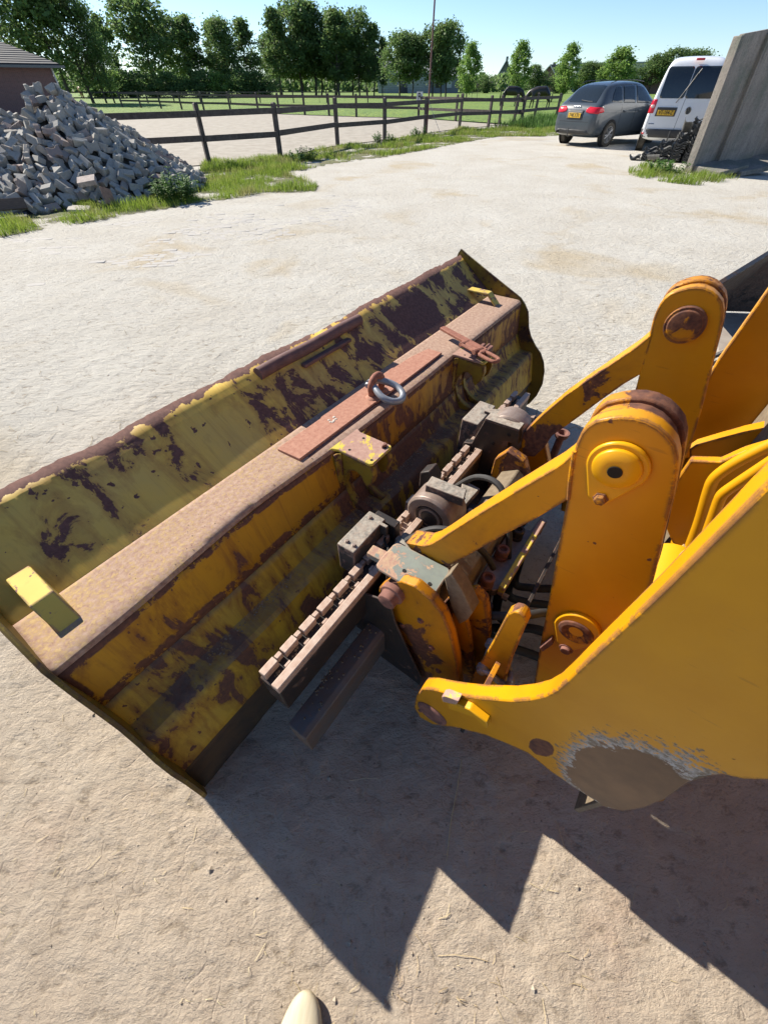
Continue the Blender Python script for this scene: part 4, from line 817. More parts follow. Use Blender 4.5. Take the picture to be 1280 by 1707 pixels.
mb.f = [(i * (n + 1) + j, (i + 1) * (n + 1) + j, (i + 1) * (n + 1) + j + 1, i * (n + 1) + j + 1) for i in range(n) for j in range(n)]
tag(mb.build('rubble_core', simple('rubble_dirt', (.10, .085, .065), (.05, .04, .03), .95, 14, .8, bd=.03), pile), kind='stuff')
meshes = []
for k in range(3):
    bm = paver_mesh(k); me = bpy.data.meshes.new('paver'); bm.to_mesh(me); bm.free(); me.materials.append(M['paver']); meshes.append(me)
cand = []; st = .172; yy = 6.9; row = 0
while yy < 13.6:
    xx = -12.5 + (row % 2) * st * .5
    while xx < -3.9:
        x = xx + random.uniform(-.05, .05); y = yy + random.uniform(-.05, .05); h = heap(x, y)
        if h > .02:
            g = Vector((heap(x + .05, y) - heap(x - .05, y), heap(x, y + .05) - heap(x, y - .05), 0)) / .1; nrm = Vector((-g.x, -g.y, 1)).normalized()
            vis = nrm.dot((Vector((0, 0, 1.55)) - Vector((x, y, h))).normalized())
            if vis > -.15: cand.append((math.hypot(x, y), x, y, h, nrm))
        xx += st
    yy += st * .88; row += 1
inview = lambda x, y: abs(x) / (y * .67 + 1.05) < 1.02
cand.sort(key=lambda c: (not inview(c[1], c[2]), c[0]))
rest = MB(o0); cnt = 0
for k, (d, x, y, h, nrm) in enumerate(cand):
    q = nrm.to_track_quat('Z', 'Y').to_matrix()
    rot = Matrix.Rotation(random.uniform(0, 6.28), 3, 'Z'); t1 = Matrix.Rotation(random.choice([0, .2, .5, .9, 1.5]) * random.choice([-1, 1]) + random.uniform(-.15, .15), 3, 'X'); t2 = Matrix.Rotation(random.uniform(-.5, .5), 3, 'Y')
    m4 = (q @ rot @ t1 @ t2).to_4x4(); m4.translation = Vector((x, y, h + random.uniform(-.05, .035))) - o0
    kind = random.choices([0, 1, 2], [.40, .25, .35])[0]; m4 = m4 @ Matrix.Scale(1.12, 4)
    if cnt < 299 and inview(x, y):
        o = bpy.data.objects.new('paver', meshes[kind]); COL.objects.link(o); o.parent = pile; o.matrix_local = m4; cnt += 1
    else: rest.add([m4 @ v.co + o0 for v in meshes[kind].vertices], [tuple(p.vertices) for p in meshes[kind].polygons])
tag(rest.build('loose_pavers', M['paver'], pile, smooth=False), kind='stuff')
# flat slab, broken piece and old planks at the foot
M['oldwood'] = simple('weathered_board', (.16, .11, .08), (.07, .05, .04), .9, 14, .5, stretch=(1, 8, 8))
def board(name, c, ln, w_, t, rz, m, label, cat, rx=0, ry=0, group=None):
    o = MB().box(-ln / 2, ln / 2, -w_ / 2, w_ / 2, -t / 2, t / 2).build(name, m, bev=.004); o.location = c; o.rotation_euler = (rx, ry, rz); return tag(o, label, cat, group)
board('timber_plank', (-6.85, 8.05, .18), 1.6, .16, .035, R(28), M['oldwood'], 'weathered brown plank leaning at the left foot of the paver heap', 'plank', R(58), 0)
board('timber_plank', (-6.75, 7.90, .05), 1.5, .16, .035, R(26), simple('dark_board', (.05, .05, .055), None, .8, 12), 'dark plank lying lowest at the left foot of the paver heap', 'plank', R(15), 0)
board('stone_slab', (-5.45, 8.72, .05), .34, .22, .04, R(15), simple('pale_slab', (.50, .46, .38), (.40, .36, .3), .9, 20), 'pale flat slab lying in the grass in front of the paver heap', 'slab', R(8), R(4))
board('stone_slab', (-5.35, 9.15, .38), .30, .24, .07, R(20), simple('pink_slab', (.42, .35, .31), None, .9, 20), 'pinkish broken slab sunk low in the front of the heap', 'slab', R(14), R(-6))
board('tile_shard', (-5.0, 9.0, .18), .20, .26, .03, R(70), simple('clay', (.34, .20, .14), None, .85, 20), 'reddish clay shard standing on edge among the pavers', 'shard', R(70), R(20))

# nettle clump next to the heap
def plant(name, c, n, h, r, m, label, cat, ls=.05):
    t = empty(name, (c[0], c[1], 0), 0, label, cat); mb = MB(); mf = []; V = []; Fc = []
    for i in range(n):
        a = random.uniform(0, 6.28); rr_ = r * math.sqrt(random.random()); x, y = rr_ * math.cos(a), rr_ * math.sin(a); hh = h * random.uniform(.55, 1) * (1 - .4 * rr_ / r); tx, ty = x * 1.4 + random.uniform(-.05, .05), y * 1.4
        mb.tube([(x, y, 0), ((x + tx) / 2, (y + ty) / 2, hh * .55), (tx, ty, hh)], .004, 4)
        for k in range(9):
            f = .15 + .85 * k / 8; px, py, pz = x + (tx - x) * f, y + (ty - y) * f, hh * f
            for s in range(3):
                aa = random.uniform(0, 6.28); l = ls * random.uniform(.6, 1.2); dx, dy = math.cos(aa), math.sin(aa); w = l * .28; b = len(V); dz = random.uniform(-.3, .45) * l
                V += [(px, py, pz), (px + dx * l * .5 - dy * w, py + dy * l * .5 + dx * w, pz + dz * .7), (px + dx * l, py + dy * l, pz + dz), (px + dx * l * .5 + dy * w, py + dy * l * .5 - dx * w, pz + dz * .7)]; Fc.append((b, b + 1, b + 2, b + 3))
    tag(mb.build('stems', M['weed'], t), kind='stuff'); me = bpy.data.meshes.new('leaves'); me.from_pydata(V, [], Fc); me.materials.append(m); o = bpy.data.objects.new('leaves', me); COL.objects.link(o); o.parent = t; o['kind'] = 'stuff'; return t
(nx, ny), = [(-4.125,9.734)]
plant('nettle_clump', (nx, ny), 60, .52, .36, M['weed'], 'leafy green nettle clump at the right foot of the paver heap', 'weed', .085)
for (q, lab) in zip([(0.0,21.168),(1.586,23.796),(5.986,28.685),(8.293,31.908),(7.224,13.187),(-2.445,15.766)], ('low leafy weed at the fourth front fence post', 'low leafy weed at the foot of the tall pole', 'dark weed at the doubled fence posts', 'bushy weed at the last post before the grey car', 'leafy weed growing against the roof tile stack', 'small weed between the second and third near fence posts')):
    plant('weed_clump', q, 26, .38, .34, M['weed'], lab, 'weed', .09)

# ------------------------------------------------------------------ CARS
def f_car(base, rough=.25):
    def f(nt, b):
        v = coords(nt); n = nz(nt, v, 3, 5, .6); c = mix(nt, ramp(nt, n, [(.4, 0), (.7, .25)]), base, tuple(x * .8 + .03 for x in base)); nt.links.new(c, b.inputs['Base Color'])
        b.inputs['Roughness'].default_value = rough; b.inputs['Coat Weight'].default_value = .5; b.inputs['Coat Roughness'].default_value = .08
    return f
M['greycar'] = mat('slate_grey_car_paint', f_car((.045, .058, .072), .28)); M['whitecar'] = mat('white_van_paint', f_car((.74, .76, .78), .35))
M['blackcar'] = mat('dark_car_paint', f_car((.02, .022, .03), .3))
def f_glass(nt, b): b.inputs['Base Color'].default_value = (.016, .022, .026, 1); b.inputs['Roughness'].default_value = .06; b.inputs['Specular IOR Level'].default_value = .8
M['glass'] = mat('tinted_window_glass', f_glass)
M['trim'] = simple('black_plastic_trim', (.035, .037, .04), (.05, .05, .05), .55, 20, .1)
def f_red(nt, b): b.inputs['Base Color'].default_value = (.50, .010, .025, 1); b.inputs['Roughness'].default_value = .15
M['redlens'] = mat('red_lamp_lens', f_red)
M['clearlens'] = simple('pale_lamp_lens', (.65, .45, .45), None, .2, 10, 0); M['plate'] = simple('yellow_plate', (.80, .48, .03), None, .5, 10, 0); M['alloy'] = simple('alloy_rim', (.42, .43, .44), (.33, .33, .34), .35, 20, .05, metal=.6); M['tyre'] = simple('dusty_tyre', (.035, .033, .03), (.09, .08, .065), .85, 9, .2); M['chrome'] = simple('chrome', (.6, .62, .65), None, .2, 10, 0, metal=.9)
M['arch'] = simple('wheel_arch_dark', (.008, .008, .009), None, .95, 10, 0)
def carbody(stations, m, parent, name='body'):
    # station: x, zb, half width, belt z, roof half width, top z
    mb = MB(); n = 17
    for (x, zb, w, bz, wr, tz_) in stations:
        h = [(0, zb), (w * .80, zb), (w * .985, zb + .10), (w, zb + .30), (w * .985, bz - .08), (w * .955, bz), (wr + (w * .955 - wr) * .45, bz + (tz_ - bz) * .55), (wr, tz_ - .055 * (1 if tz_ - bz > .1 else .3)), (wr * .78, tz_ - .005), (0, tz_ + .012)]
        ring = [(x, y, z) for y, z in h] + [(x, -y, z) for y, z in h[-2:0:-1]]
        mb.v += ring; n = len(ring)
    k = len(stations)
    mb.f = [(i * n + j, i * n + (j + 1) % n, (i + 1) * n + (j + 1) % n, (i + 1) * n + j) for i in range(k - 1) for j in range(n)]
    for i in (0, k - 1):
        c = len(mb.v); xs = [mb.v[i * n + j] for j in range(n)]; mb.v.append((xs[0][0], 0, sum(p[2] for p in xs) / n)); mb.f += [(i * n + j, i * n + (j + 1) % n, c) for j in range(n)]
    o = mb.build(name, m, parent, sub=2, ang=60); return o
def bvh_of(o):
    dg = bpy.context.evaluated_depsgraph_get(); e = o.evaluated_get(dg); me = e.to_mesh(); b = BVHTree.FromPolygons([v.co.copy() for v in me.vertices], [tuple(p.vertices) for p in me.polygons]); e.to_mesh_clear(); return b
def decal(name, poly, axis, bvh, m, parent, off=.006, sign=1, cuts=4, bev=0):
    # outline in the plane across the axis, tessellated and laid on the body surface
    bm = bmesh.new(); mk = (lambda p: (0, p[0], p[1])) if axis == 0 else (lambda p: (p[0], 0, p[1])) if axis == 1 else (lambda p: (p[0], p[1], 0))
    bm.faces.new([bm.verts.new(mk(p)) for p in poly]); bmesh.ops.triangulate(bm, faces=bm.faces)
    for _ in range(cuts): bmesh.ops.subdivide_edges(bm, edges=[e for e in bm.edges if e.calc_length() > .05], cuts=1, use_grid_fill=False); bmesh.ops.triangulate(bm, faces=[f for f in bm.faces if len(f.verts) > 3])
    d = Vector((0, 0, 0)); d[axis] = -sign
    for v in bm.verts:
        s = v.co.copy(); s[axis] = 6 * sign; h = bvh.ray_cast(s, d)
        if h[0] is not None: v.co = h[0] - d * off
        else: v.tag = True
    bmesh.ops.delete(bm, geom=[v for v in bm.verts if v.tag], context='VERTS')
    bmesh.ops.recalc_face_normals(bm, faces=bm.faces); me = bpy.data.meshes.new(name); bm.to_mesh(me); bm.free(); me.materials.append(m); o = bpy.data.objects.new(name, me); COL.objects.link(o); o.parent = parent
    md = o.modifiers.new('solid', 'SOLIDIFY'); md.thickness = .006; md.offset = 0; smooth_by_angle(me, 40); return o
def rrect(x0, x1, y0, y1, r=.04, n=3):
    return arc(x1 - r, y1 - r, r, 0, 90, n) + arc(x0 + r, y1 - r, r, 90, 180, n) + arc(x0 + r, y0 + r, r, 180, 270, n) + arc(x1 - r, y0 + r, r, 270, 360, n)
def wheel(x, y, s, r, parent, spokes=10, w=.22):
    t = MB().lathe((x, y - s * w, r), (0, s, 0), [(0, r * .66), (0, r * .92), (.03, r), (w - .03, r), (w, r * .94), (w + .004, r * .70), (w - .02, r * .68)], 36).build('wheel', M['tyre'], parent, ang=40)
    mb = MB(); mb.lathe((x, y - s * .03, r), (0, s, 0), [(0, r * .60), (.0, r * .69), (.028, r * .70), (.028, r * .645), (.01, r * .63)], 36)
    for k in range(spokes):
        a = 2 * math.pi * k / spokes; da = .09 if k % 2 else -.09
        p0 = Vector((x + r * .10 * math.cos(a), y - s * .008, r + r * .10 * math.sin(a))); p1 = Vector((x + r * .64 * math.cos(a + da), y - s * .002, r + r * .64 * math.sin(a + da)))
        mb.tube([p0, p1], .016, 6)
    mb.lathe((x, y - s * .015, r), (0, s, 0), [(0, r * .18), (.018, r * .17), (.022, r * .08)], 16); mb.build('rim', M['alloy'], t)
    MB().lathe((x, y - s * .13, r), (0, s, 0), [(0, r * .66), (.01, r * .64)], 24).build('brake_disc', M['arch'], t); return t
def sline(name, pts, bvh, axis, sign, m, parent, r=.006):
    out = []; d = Vector((0, 0, 0)); d[axis] = -sign
    for i in range(len(pts) - 1):
        for k in range(8):
            t = k / 7; p = Vector(pts[i]).lerp(Vector(pts[i + 1]), t); q = p.copy(); q[axis] = 6 * sign; h = bvh.ray_cast(q, d)
            if h[0] is not None: out.append(h[0])
    if len(out) > 1: return MB().tube(out, r, 5).build(name, m, parent)
def estate(loc, head, label, paintm, zs=1.10, cat='car', rear=True):
    t = empty('parked_car', loc, head, label, cat)
    K = zs
    st = [(-2.34, .42, .62, .70, .55, .74), (-2.30, .30, .80, .80, .66, .86), (-2.22, .26, .86, .90, .70, .97), (-2.08, .23, .895, .97, .69, 1.04), (-1.90, .21, .905, .98, .64, 1.22), (-1.68, .20, .91, .975, .60, 1.375), (-1.2, .19, .915, .965, .595, 1.435), (-.3, .19, .92, .95, .60, 1.455), (.35, .19, .92, .94, .58, 1.43), (.75, .19, .915, .93, .55, 1.31), (1.15, .19, .91, .92, .60, 1.08), (1.35, .20, .91, .90, .66, .97), (1.9, .22, .88, .82, .66, .86), (2.25, .27, .80, .70, .58, .72), (2.38, .36, .62, .56, .45, .60)]
    st = [(a, b * K, c, d * K, e, f * K) for a, b, c, d, e, f in st]
    body = carbody(st, paintm, t); bv = bvh_of(body)
    z = lambda p: [(q[0], q[1] * K) for q in p]
    decal('rear_window', z([(-.60, 1.00), (.60, 1.00), (.57, 1.10), (.50, 1.34), (.40, 1.37), (-.40, 1.37), (-.50, 1.34), (-.57, 1.10)]), 0, bv, M['glass'], t, .006, -1)
    for s in (-1, 1):
        decal('side_window', z([(-1.60, 1.02), (-1.02, .995), (-1.02, 1.33), (-1.15, 1.35), (-1.33, 1.31), (-1.50, 1.18)]), 1, bv, M['glass'], t, .006, s)
        decal('side_window', z([(-.94, .995), (-.22, .985), (-.20, 1.36), (-.90, 1.345)]), 1, bv, M['glass'], t, .006, s)
        decal('side_window', z([(-.12, .985), (.95, .97), (.55, 1.26), (.25, 1.35), (-.12, 1.365)]), 1, bv, M['glass'], t, .006, s)
        decal('tail_light', z([(s * .42, .80), (s * .40, .86), (s * .50, .915), (s * .84, .90), (s * .875, .82), (s * .85, .765), (s * .55, .775)]), 0, bv, M['redlens'], t, .008, -1, 3)
        decal('tail_light', z([(-2.22, .775), (-1.98, .80), (-2.0, .87), (-2.1, .905), (-2.22, .905)]), 1, bv, M['redlens'], t, .007, s, 3)
        for x in (-1.40, 1.42):
            MB().lathe((x, s * .905, .335), (0, s, 0), [(0, .385), (.018, .385), (.020, .375)], 32).build('wheel_arch', M['arch'], t); wheel(x, s * .945, s, .325, t)
        sline('door_seam', [(-.98, 0, .32 * K), (-1.0, 0, .96 * K)], bv, 1, s, M['arch'], t, .005); sline('door_seam', [(-.16, 0, .26 * K), (-.16, 0, .96 * K)], bv, 1, s, M['arch'], t, .005); sline('door_seam', [(1.0, 0, .26 * K), (.98, 0, .9 * K)], bv, 1, s, M['arch'], t, .005)
        sline('crease', [(-2.0, 0, .80 * K), (1.6, 0, .76 * K)], bv, 1, s, paintm, t, .007)
        for x in (-.78, .12): MB().box(x - .10, x + .10, s * .925 - .012, s * .925 + .012, .80 * K, .83 * K).build('door_handle', paintm, t, bev=.006)
        MB().tube([(-1.6, s * .575, 1.40 * K), (-1.3, s * .60, 1.455 * K), (-.2, s * .60, 1.475 * K), (.3, s * .585, 1.44 * K)], .012, 6).build('roof_rail', M['trim'], t)
        MB().tube([(-2.30, s * .58, .34 * K), (-2.42, s * .58, .33 * K)], .032, 12).build('exhaust_tip', M['arch'], t) if s == 1 else None
        MB().prism([(.72, .985 * K), (.92, .985 * K), (.90, 1.09 * K), (.76, 1.09 * K)], s * 1.03 - .09, s * 1.03 + .09, 'y').build('door_mirror', paintm, t, bev=.03)
    decal('plate_recess', z([(-.34, .63), (.34, .63), (.34, .83), (-.34, .83)]), 0, bv, M['trim'], t, .004, -1, 3)
    hx = bv.ray_cast(Vector((-6, 0, .70 * K)), Vector((1, 0, 0)))[0].x
    np_ = MB().box(hx - .030, hx - .012, -.26, .26, .665 * K, .775 * K).build('number_plate', M['plate'], t, bev=.004)
    text('74KX70', np_, (hx - .0315, 0, .72 * K), (R(90), 0, R(-90)), .135, ink, 'plate_text', .001, (.9, 1, 1))
    decal('lower_bumper', z([(-.74, .30), (.74, .30), (.62, .40), (-.62, .40)]), 0, bv, M['trim'], t, .006, -1, 3)
    sline('bumper_crease', [(0, -.84, .58 * K), (0, .84, .58 * K)], bv, 0, -1, M['arch'], t, .004)
    MB().tube(spline([(-2.28, 0, .26 * K), (-2.44, 0, .24 * K), (-2.50, 0, .30 * K), (-2.50, 0, .44 * K)], 5), .016, 8).build('tow_bar', M['trim'], t)
    hx = bv.ray_cast(Vector((-6, 0, .90 * K)), Vector((1, 0, 0)))[0].x
    eb_ = MB()
    for k in range(4): eb_.tube([(hx - .012, -.105 + k * .07 + .044 * math.cos(R(a)), .885 * K + .044 * math.sin(R(a))) for a in range(0, 361, 30)], .008, 5)
    eb_.build('badge', M['chrome'], t)
    MB().tube([(-2.13, .02, 1.045 * K), (-2.15, -.30, 1.02 * K), (-2.15, -.45, 1.02 * K)], .012, 6).build('wiper', M['trim'], t)
    return t
hd = R(34)
estate((6.80 + math.cos(hd) * 2.34, 19.85 + math.sin(hd) * 2.34, 0), hd, 'slate grey estate car with red tail lights parked beside the fence', M['greycar'], 1.13)
def van(loc, head):
    t = empty('parked_van', loc, head, 'white panel van with dark rear windows parked between the grey car and concrete walls', 'van'); K = 1.17
    st = [(-2.24, .40, .74, .80, .70, .86), (-2.22, .34, .86, .98, .78, 1.06), (-2.17, .30, .895, 1.02, .80, 1.45), (-2.06, .26, .90, 1.03, .76, 1.72), (-1.95, .25, .90, 1.03, .73, 1.80), (-1.4, .24, .90, 1.03, .725, 1.825), (0, .24, .90, 1.02, .72, 1.83), (.6, .24, .90, 1.0, .70, 1.78), (1.1, .24, .90, .98, .66, 1.45), (1.5, .25, .89, .95, .66, 1.08), (2.1, .28, .85, .80, .62, .86), (2.3, .34, .70, .60, .5, .66)]
    st = [(a, b * K, c, d * K, e, f * K) for a, b, c, d, e, f in st]
    body = carbody(st, M['whitecar'], t); bv = bvh_of(body); z = lambda p: [(q[0], q[1] * K) for q in p]
    decal('rear_window', z(rrect(.035, .72, 1.08, 1.64, .06)), 0, bv, M['glass'], t, .007, -1); decal('rear_window', z(rrect(-.72, .015, 1.08, 1.64, .06)), 0, bv, M['glass'], t, .007, -1)
    sline('door_seam', [(0, -.02, .45 * K), (0, -.02, 1.08 * K)], bv, 0, -1, M['arch'], t, .005)
    sline('door_seam', [(0, .80, .50 * K), (0, .80, 1.0 * K)], bv, 0, -1, M['arch'], t, .004); sline('door_seam', [(0, -.80, .50 * K), (0, -.80, 1.0 * K)], bv, 0, -1, M['arch'], t, .004)
    for s in (-1, 1):
        decal('tail_light', z(rrect(*sorted((s * .73, s * .885)), .80, 1.06, .02, 2)), 0, bv, M['redlens'], t, .010, -1, 3)
        decal('tail_light', z([(-2.17, .80), (-2.04, .83), (-2.06, 1.04), (-2.17, 1.06)]), 1, bv, M['redlens'], t, .009, s, 3)
        decal('lamp_lens', z(rrect(*sorted((s * .76, s * .86)), .90, .96, .01, 2)), 0, bv, M['clearlens'], t, .014, -1, 2)
        for x in (-1.35, 1.45):
            MB().lathe((x, s * .885, .34), (0, s, 0), [(0, .39), (.018, .39), (.020, .38)], 32).build('wheel_arch', M['arch'], t); wheel(x, s * .915, s, .33, t, 7)
        sline('side_seam', [(-.6, 0, .35 * K), (-.6, 0, 1.7 * K)], bv, 1, s, M['arch'], t, .004)
    bp = decal('bumper', z([(-.87, .33), (.87, .33), (.88, .50), (-.88, .50)]), 0, bv, M['trim'], t, .03, -1, 3)
    for s in (-1, 1):
        decal('bumper_corner', z([(-2.17, .33), (-1.80, .33), (-1.80, .50), (-2.17, .50)]), 1, bv, M['trim'], t, .015, s, 3)
        decal('reflector', z(rrect(*sorted((s * .80, s * .88)), .39, .42, .01, 2)), 0, bv, M['redlens'], t, .036, -1, 2)
    hx = bv.ray_cast(Vector((-6, .36, .80 * K)), Vector((1, 0, 0)))[0].x
    MB().box(hx - .02, hx + .02, .10, .66, .745 * K, .915 * K).build('plate_recess', M['trim'], t, bev=.006)
    np_ = MB().box(hx - .034, hx - .021, .14, .62, .765 * K, .865 * K).build('number_plate', M['plate'], t, bev=.003)
    text('VT-184-Z', np_, (hx - .0355, .38, .815 * K), (R(90), 0, R(-90)), .125, ink, 'plate_text', .001, (.80, 1, 1))
    hx = bv.ray_cast(Vector((-6, -.22, .86 * K)), Vector((1, 0, 0)))[0].x
    mb = MB(); mb.tube([(hx - .010, -.22 + .075 * math.cos(R(a)), .86 * K + .075 * math.sin(R(a))) for a in range(0, 361, 24)], .010, 6)
    mb.tube([(hx - .010, -.22 + y, .86 * K + zz) for y, zz in ((.030, .066), (0, .008), (-.030, .066))], .007, 5); mb.tube([(hx - .010, -.22 + y, .86 * K + zz) for y, zz in ((.062, .030), (.030, -.055), (0, .006), (-.030, -.055), (-.062, .030))], .007, 5)
    bd_ = mb.build('badge', M['chrome'], t); MB().lathe((hx - .002, -.22, .86 * K), (-1, 0, 0), [(0, .07), (.003, .07)], 24).build('badge_back', M['trim'], bd_)
    MB().tube([(hx - .035, .20, 1.00 * K), (hx - .03, .10, 1.16 * K), (hx + .03, -.10, 1.52 * K)], .014, 6).build('wiper', M['trim'], t); MB().tube([(hx - .02, .06, 1.22 * K), (hx + .05, -.16, 1.60 * K)], .020, 6).build('wiper', M['trim'], t)
    MB().box(-2.16, -2.05, -.13, .09, 1.735 * K, 1.775 * K).build('brake_light', M['redlens'], t, bev=.01)
    sline('model_badge', [(0, .60, .60 * K), (0, .76, .60 * K)], bv, 0, -1, M['chrome'], t, .012)
    MB().tube(spline([(-2.22, .05, .30 * K), (-2.38, .05, .26 * K), (-2.44, .05, .32 * K), (-2.44, .05, .48 * K)], 5), .018, 8).build('tow_bar', M['trim'], t)
    return t
hv = R(90 - 27)
vx, vy = 9.2 - .40 + .9 * math.cos(hv - math.pi / 2), 18.5 + .10 + .9 * math.sin(hv - math.pi / 2)
van((vx + 1.35 * math.cos(hv), vy + 1.35 * math.sin(hv), 0), hv)

# stacked roof tiles ----------------------------------------------------------------
def tile_mesh():
    mb = MB(); n = 10
    for i in range(n + 1):
        u = i / n; y = (u - .5) * .30; z = .034 * math.sin(u * 6.283 * 1.0 + .5) + (.02 if u > .9 else 0)
        for x in (-.20, .20):
            mb.v += [(x, y, z + .007), (x, y, z - .007)]
    for i in range(n):
        a = i * 4; b = a + 4; mb.f += [(a, b, b + 2, a + 2), (a + 1, a + 3, b + 3, b + 1), (a, a + 1, b + 1, b), (a + 2, b + 2, b + 3, a + 3)]
    mb.f += [(0, 2, 3, 1), (n * 4, n * 4 + 1, n * 4 + 3, n * 4 + 2)]; return mb
(tx, ty), = [(8.415,15.495)]
tiles = empty('roof_tile_stack', (tx, ty, 0), 0, 'untidy stack of dark wavy roof tiles beside the concrete walls', 'stack of roof tiles')
M['tile'] = simple('dark_roof_tile', (.13, .13, .12), (.06, .06, .058), .6, 20, .3)
t0 = tile_mesh().build('roof_tile', M['tile'], tiles, ang=50); random.seed(5); first = True
cols = [(u_ * .87 + w_ * .5, -u_ * .5 + w_ * .87, n_) for u_, w_, n_ in ((-.92, 0, 3), (-.57, -.02, 7), (-.22, .02, 11), (.13, 0, 15), (.48, .03, 19), (-.62, .46, 9), (-.27, .44, 15), (.08, .47, 22), (.43, .45, 29), (.78, .47, 34), (.30, .92, 32), (.65, .92, 38))]
for (cx, cy, k_) in cols:
    rz0 = random.uniform(-.10, .10) + 1.05
    for i in range(k_):
        o = t0 if first else t0.copy()
        if not first: COL.objects.link(o); o.parent = tiles
        first = False; o.location = (cx + random.uniform(-.02, .02) + .004 * i, cy + random.uniform(-.02, .02), .03 + i * .0275); o.rotation_euler = (random.uniform(-.06, .06), random.uniform(-.05, .05), rz0 + random.uniform(-.07, .07))
for (p, r_) in (((.20, .10, .74), (.5, .6, 1.0)), ((.55, -.3, .18), (1.2, .2, 1.6)), ((-.5, -.2, .10), (.3, .1, 2.0))):
    o = t0.copy(); COL.objects.link(o); o.parent = tiles; o.location = p; o.rotation_euler = r_

# concrete wall elements ---------------------------------------------------------------
def f_conc(nt, b):
    v = coords(nt); n = nz(nt, coords(nt, (6, 6, 1.3)), 1.0, 8, .7, .5); n2 = nz(nt, v, 30, 6, .7); n3 = nz(nt, v, 1.6, 5, .6)
    c = mix(nt, ramp(nt, n, [(.3, 0), (.7, 1)]), (.17, .15, .13), (.30, .27, .235)); c = mix(nt, ramp(nt, n3, [(.5, 0), (.62, .7)]), c, (.13, .145, .115)); c = mix(nt, ramp(nt, n2, [(.3, .6), (.5, 0)]), c, (.07, .06, .05)); nt.links.new(c, b.inputs['Base Color']); b.inputs['Roughness'].default_value = .93; bump(nt, b, n2, .6, .02)
M['conc'] = mat('weathered_concrete', f_conc)
def lwall(loc, rz, h, label, ln=1.6, t=.12, pl=True):
    r = empty('concrete_wall_element', (*loc, 0), rz, label, 'concrete wall')
    mb = MB(); mb.prism([(0, 0), (t * 1.6, 0), (t * 1.0, h), (0, h)], 0, ln, 'x'); mb.build('wall_panel', M['conc'], r, bev=.012)
    MB().prism([(-.75, 0), (-.004, 0), (-.004, .16), (-.75, .10)], 0, ln, 'x').build('foot', M['conc'], r, bev=.012)
    MB().box(-.058, -.002, .0, .20, 0, h - .02).build('end_rib', M['conc'], r, bev=.01)
    r.rotation_euler = (0, R(-6.5), rz); return r
(ax_, ay_), (bx_, by_), (cx_, cy_) = [(7.956,13.288),(8.695,13.493),(9.659,14.144)]
wl = R(14)
lwall((ax_, ay_), wl + R(8), 2.30, 'leftmost weathered concrete wall element standing on edge beside the tile stack', .95, .12)
lwall((bx_ - .02, by_ - .05), wl, 2.34, 'second concrete wall element with a greenish face, nearest the yard', .95, .12)
lwall((cx_ + .34, cy_ + .55), wl - R(4), 2.25, 'third concrete wall element, set back at the right picture edge', 1.4, .14)
lwall((cx_ + 1.75, cy_ + .3), wl, 2.3, 'fourth concrete wall element, behind the third at the right', 1.5, .14)

# black steel tray behind the loader at the right -------------------------------------
tw = [(1.89,2.461),(3.116,3.543)]; 
tb_ = [(2.889,3.645),(3.602,3.577)]; tf = [(2.483,2.781),(3.579,3.084)]
tr = empty('steel_tray', (tb_[0][0], tb_[0][1], 0), 0, 'black scratched steel tray with a dusty grey floor behind the loader at the right', 'tray'); o3 = (tb_[0][0], tb_[0][1], 0)
mb = MB(o3); A_, B_ = Vector((*tw[0], .75)), Vector((*tw[1], .75)); C_, D_ = Vector((*tb_[0], .20)), Vector((*tb_[1], .20)); nrm = ((B_ - A_).cross(C_ - A_)).normalized() * .03
mb.add([A_, B_, D_, C_, A_ + nrm, B_ + nrm, D_ + nrm, C_ + nrm], [(0, 1, 2, 3), (7, 6, 5, 4), (0, 4, 5, 1), (1, 5, 6, 2), (2, 6, 7, 3), (3, 7, 4, 0)]); mb.build('side_wall', M['black'], tr, bev=.004)
mb = MB(o3); E_, F_ = Vector((*tf[0], .19)), Vector((*tf[1], .19)); q = [C_, D_, F_, E_]; mb.add([Vector((p.x, p.y, .19)) for p in q] + [Vector((p.x, p.y, .15)) for p in q], [(0, 1, 2, 3), (7, 6, 5, 4), (0, 4, 5, 1), (1, 5, 6, 2), (2, 6, 7, 3), (3, 7, 4, 0)]); mb.build('floor', simple('dusty_floor', (.32, .28, .235), (.24, .20, .17), .9, 10), tr)
gm = [(2.381,2.739),(3.215,3.262)]; MB(o3).tube([(*gm[0], .22), (*gm[1], .22)], .02, 8).build('edge_rail', M['wornsteel'], tr)
gm = [(2.319,2.63),(3.121,3.125)]; MB(o3).tube([(*gm[0], .22), (*gm[1], .22)], .014, 8).build('edge_rail', M['black'], tr)

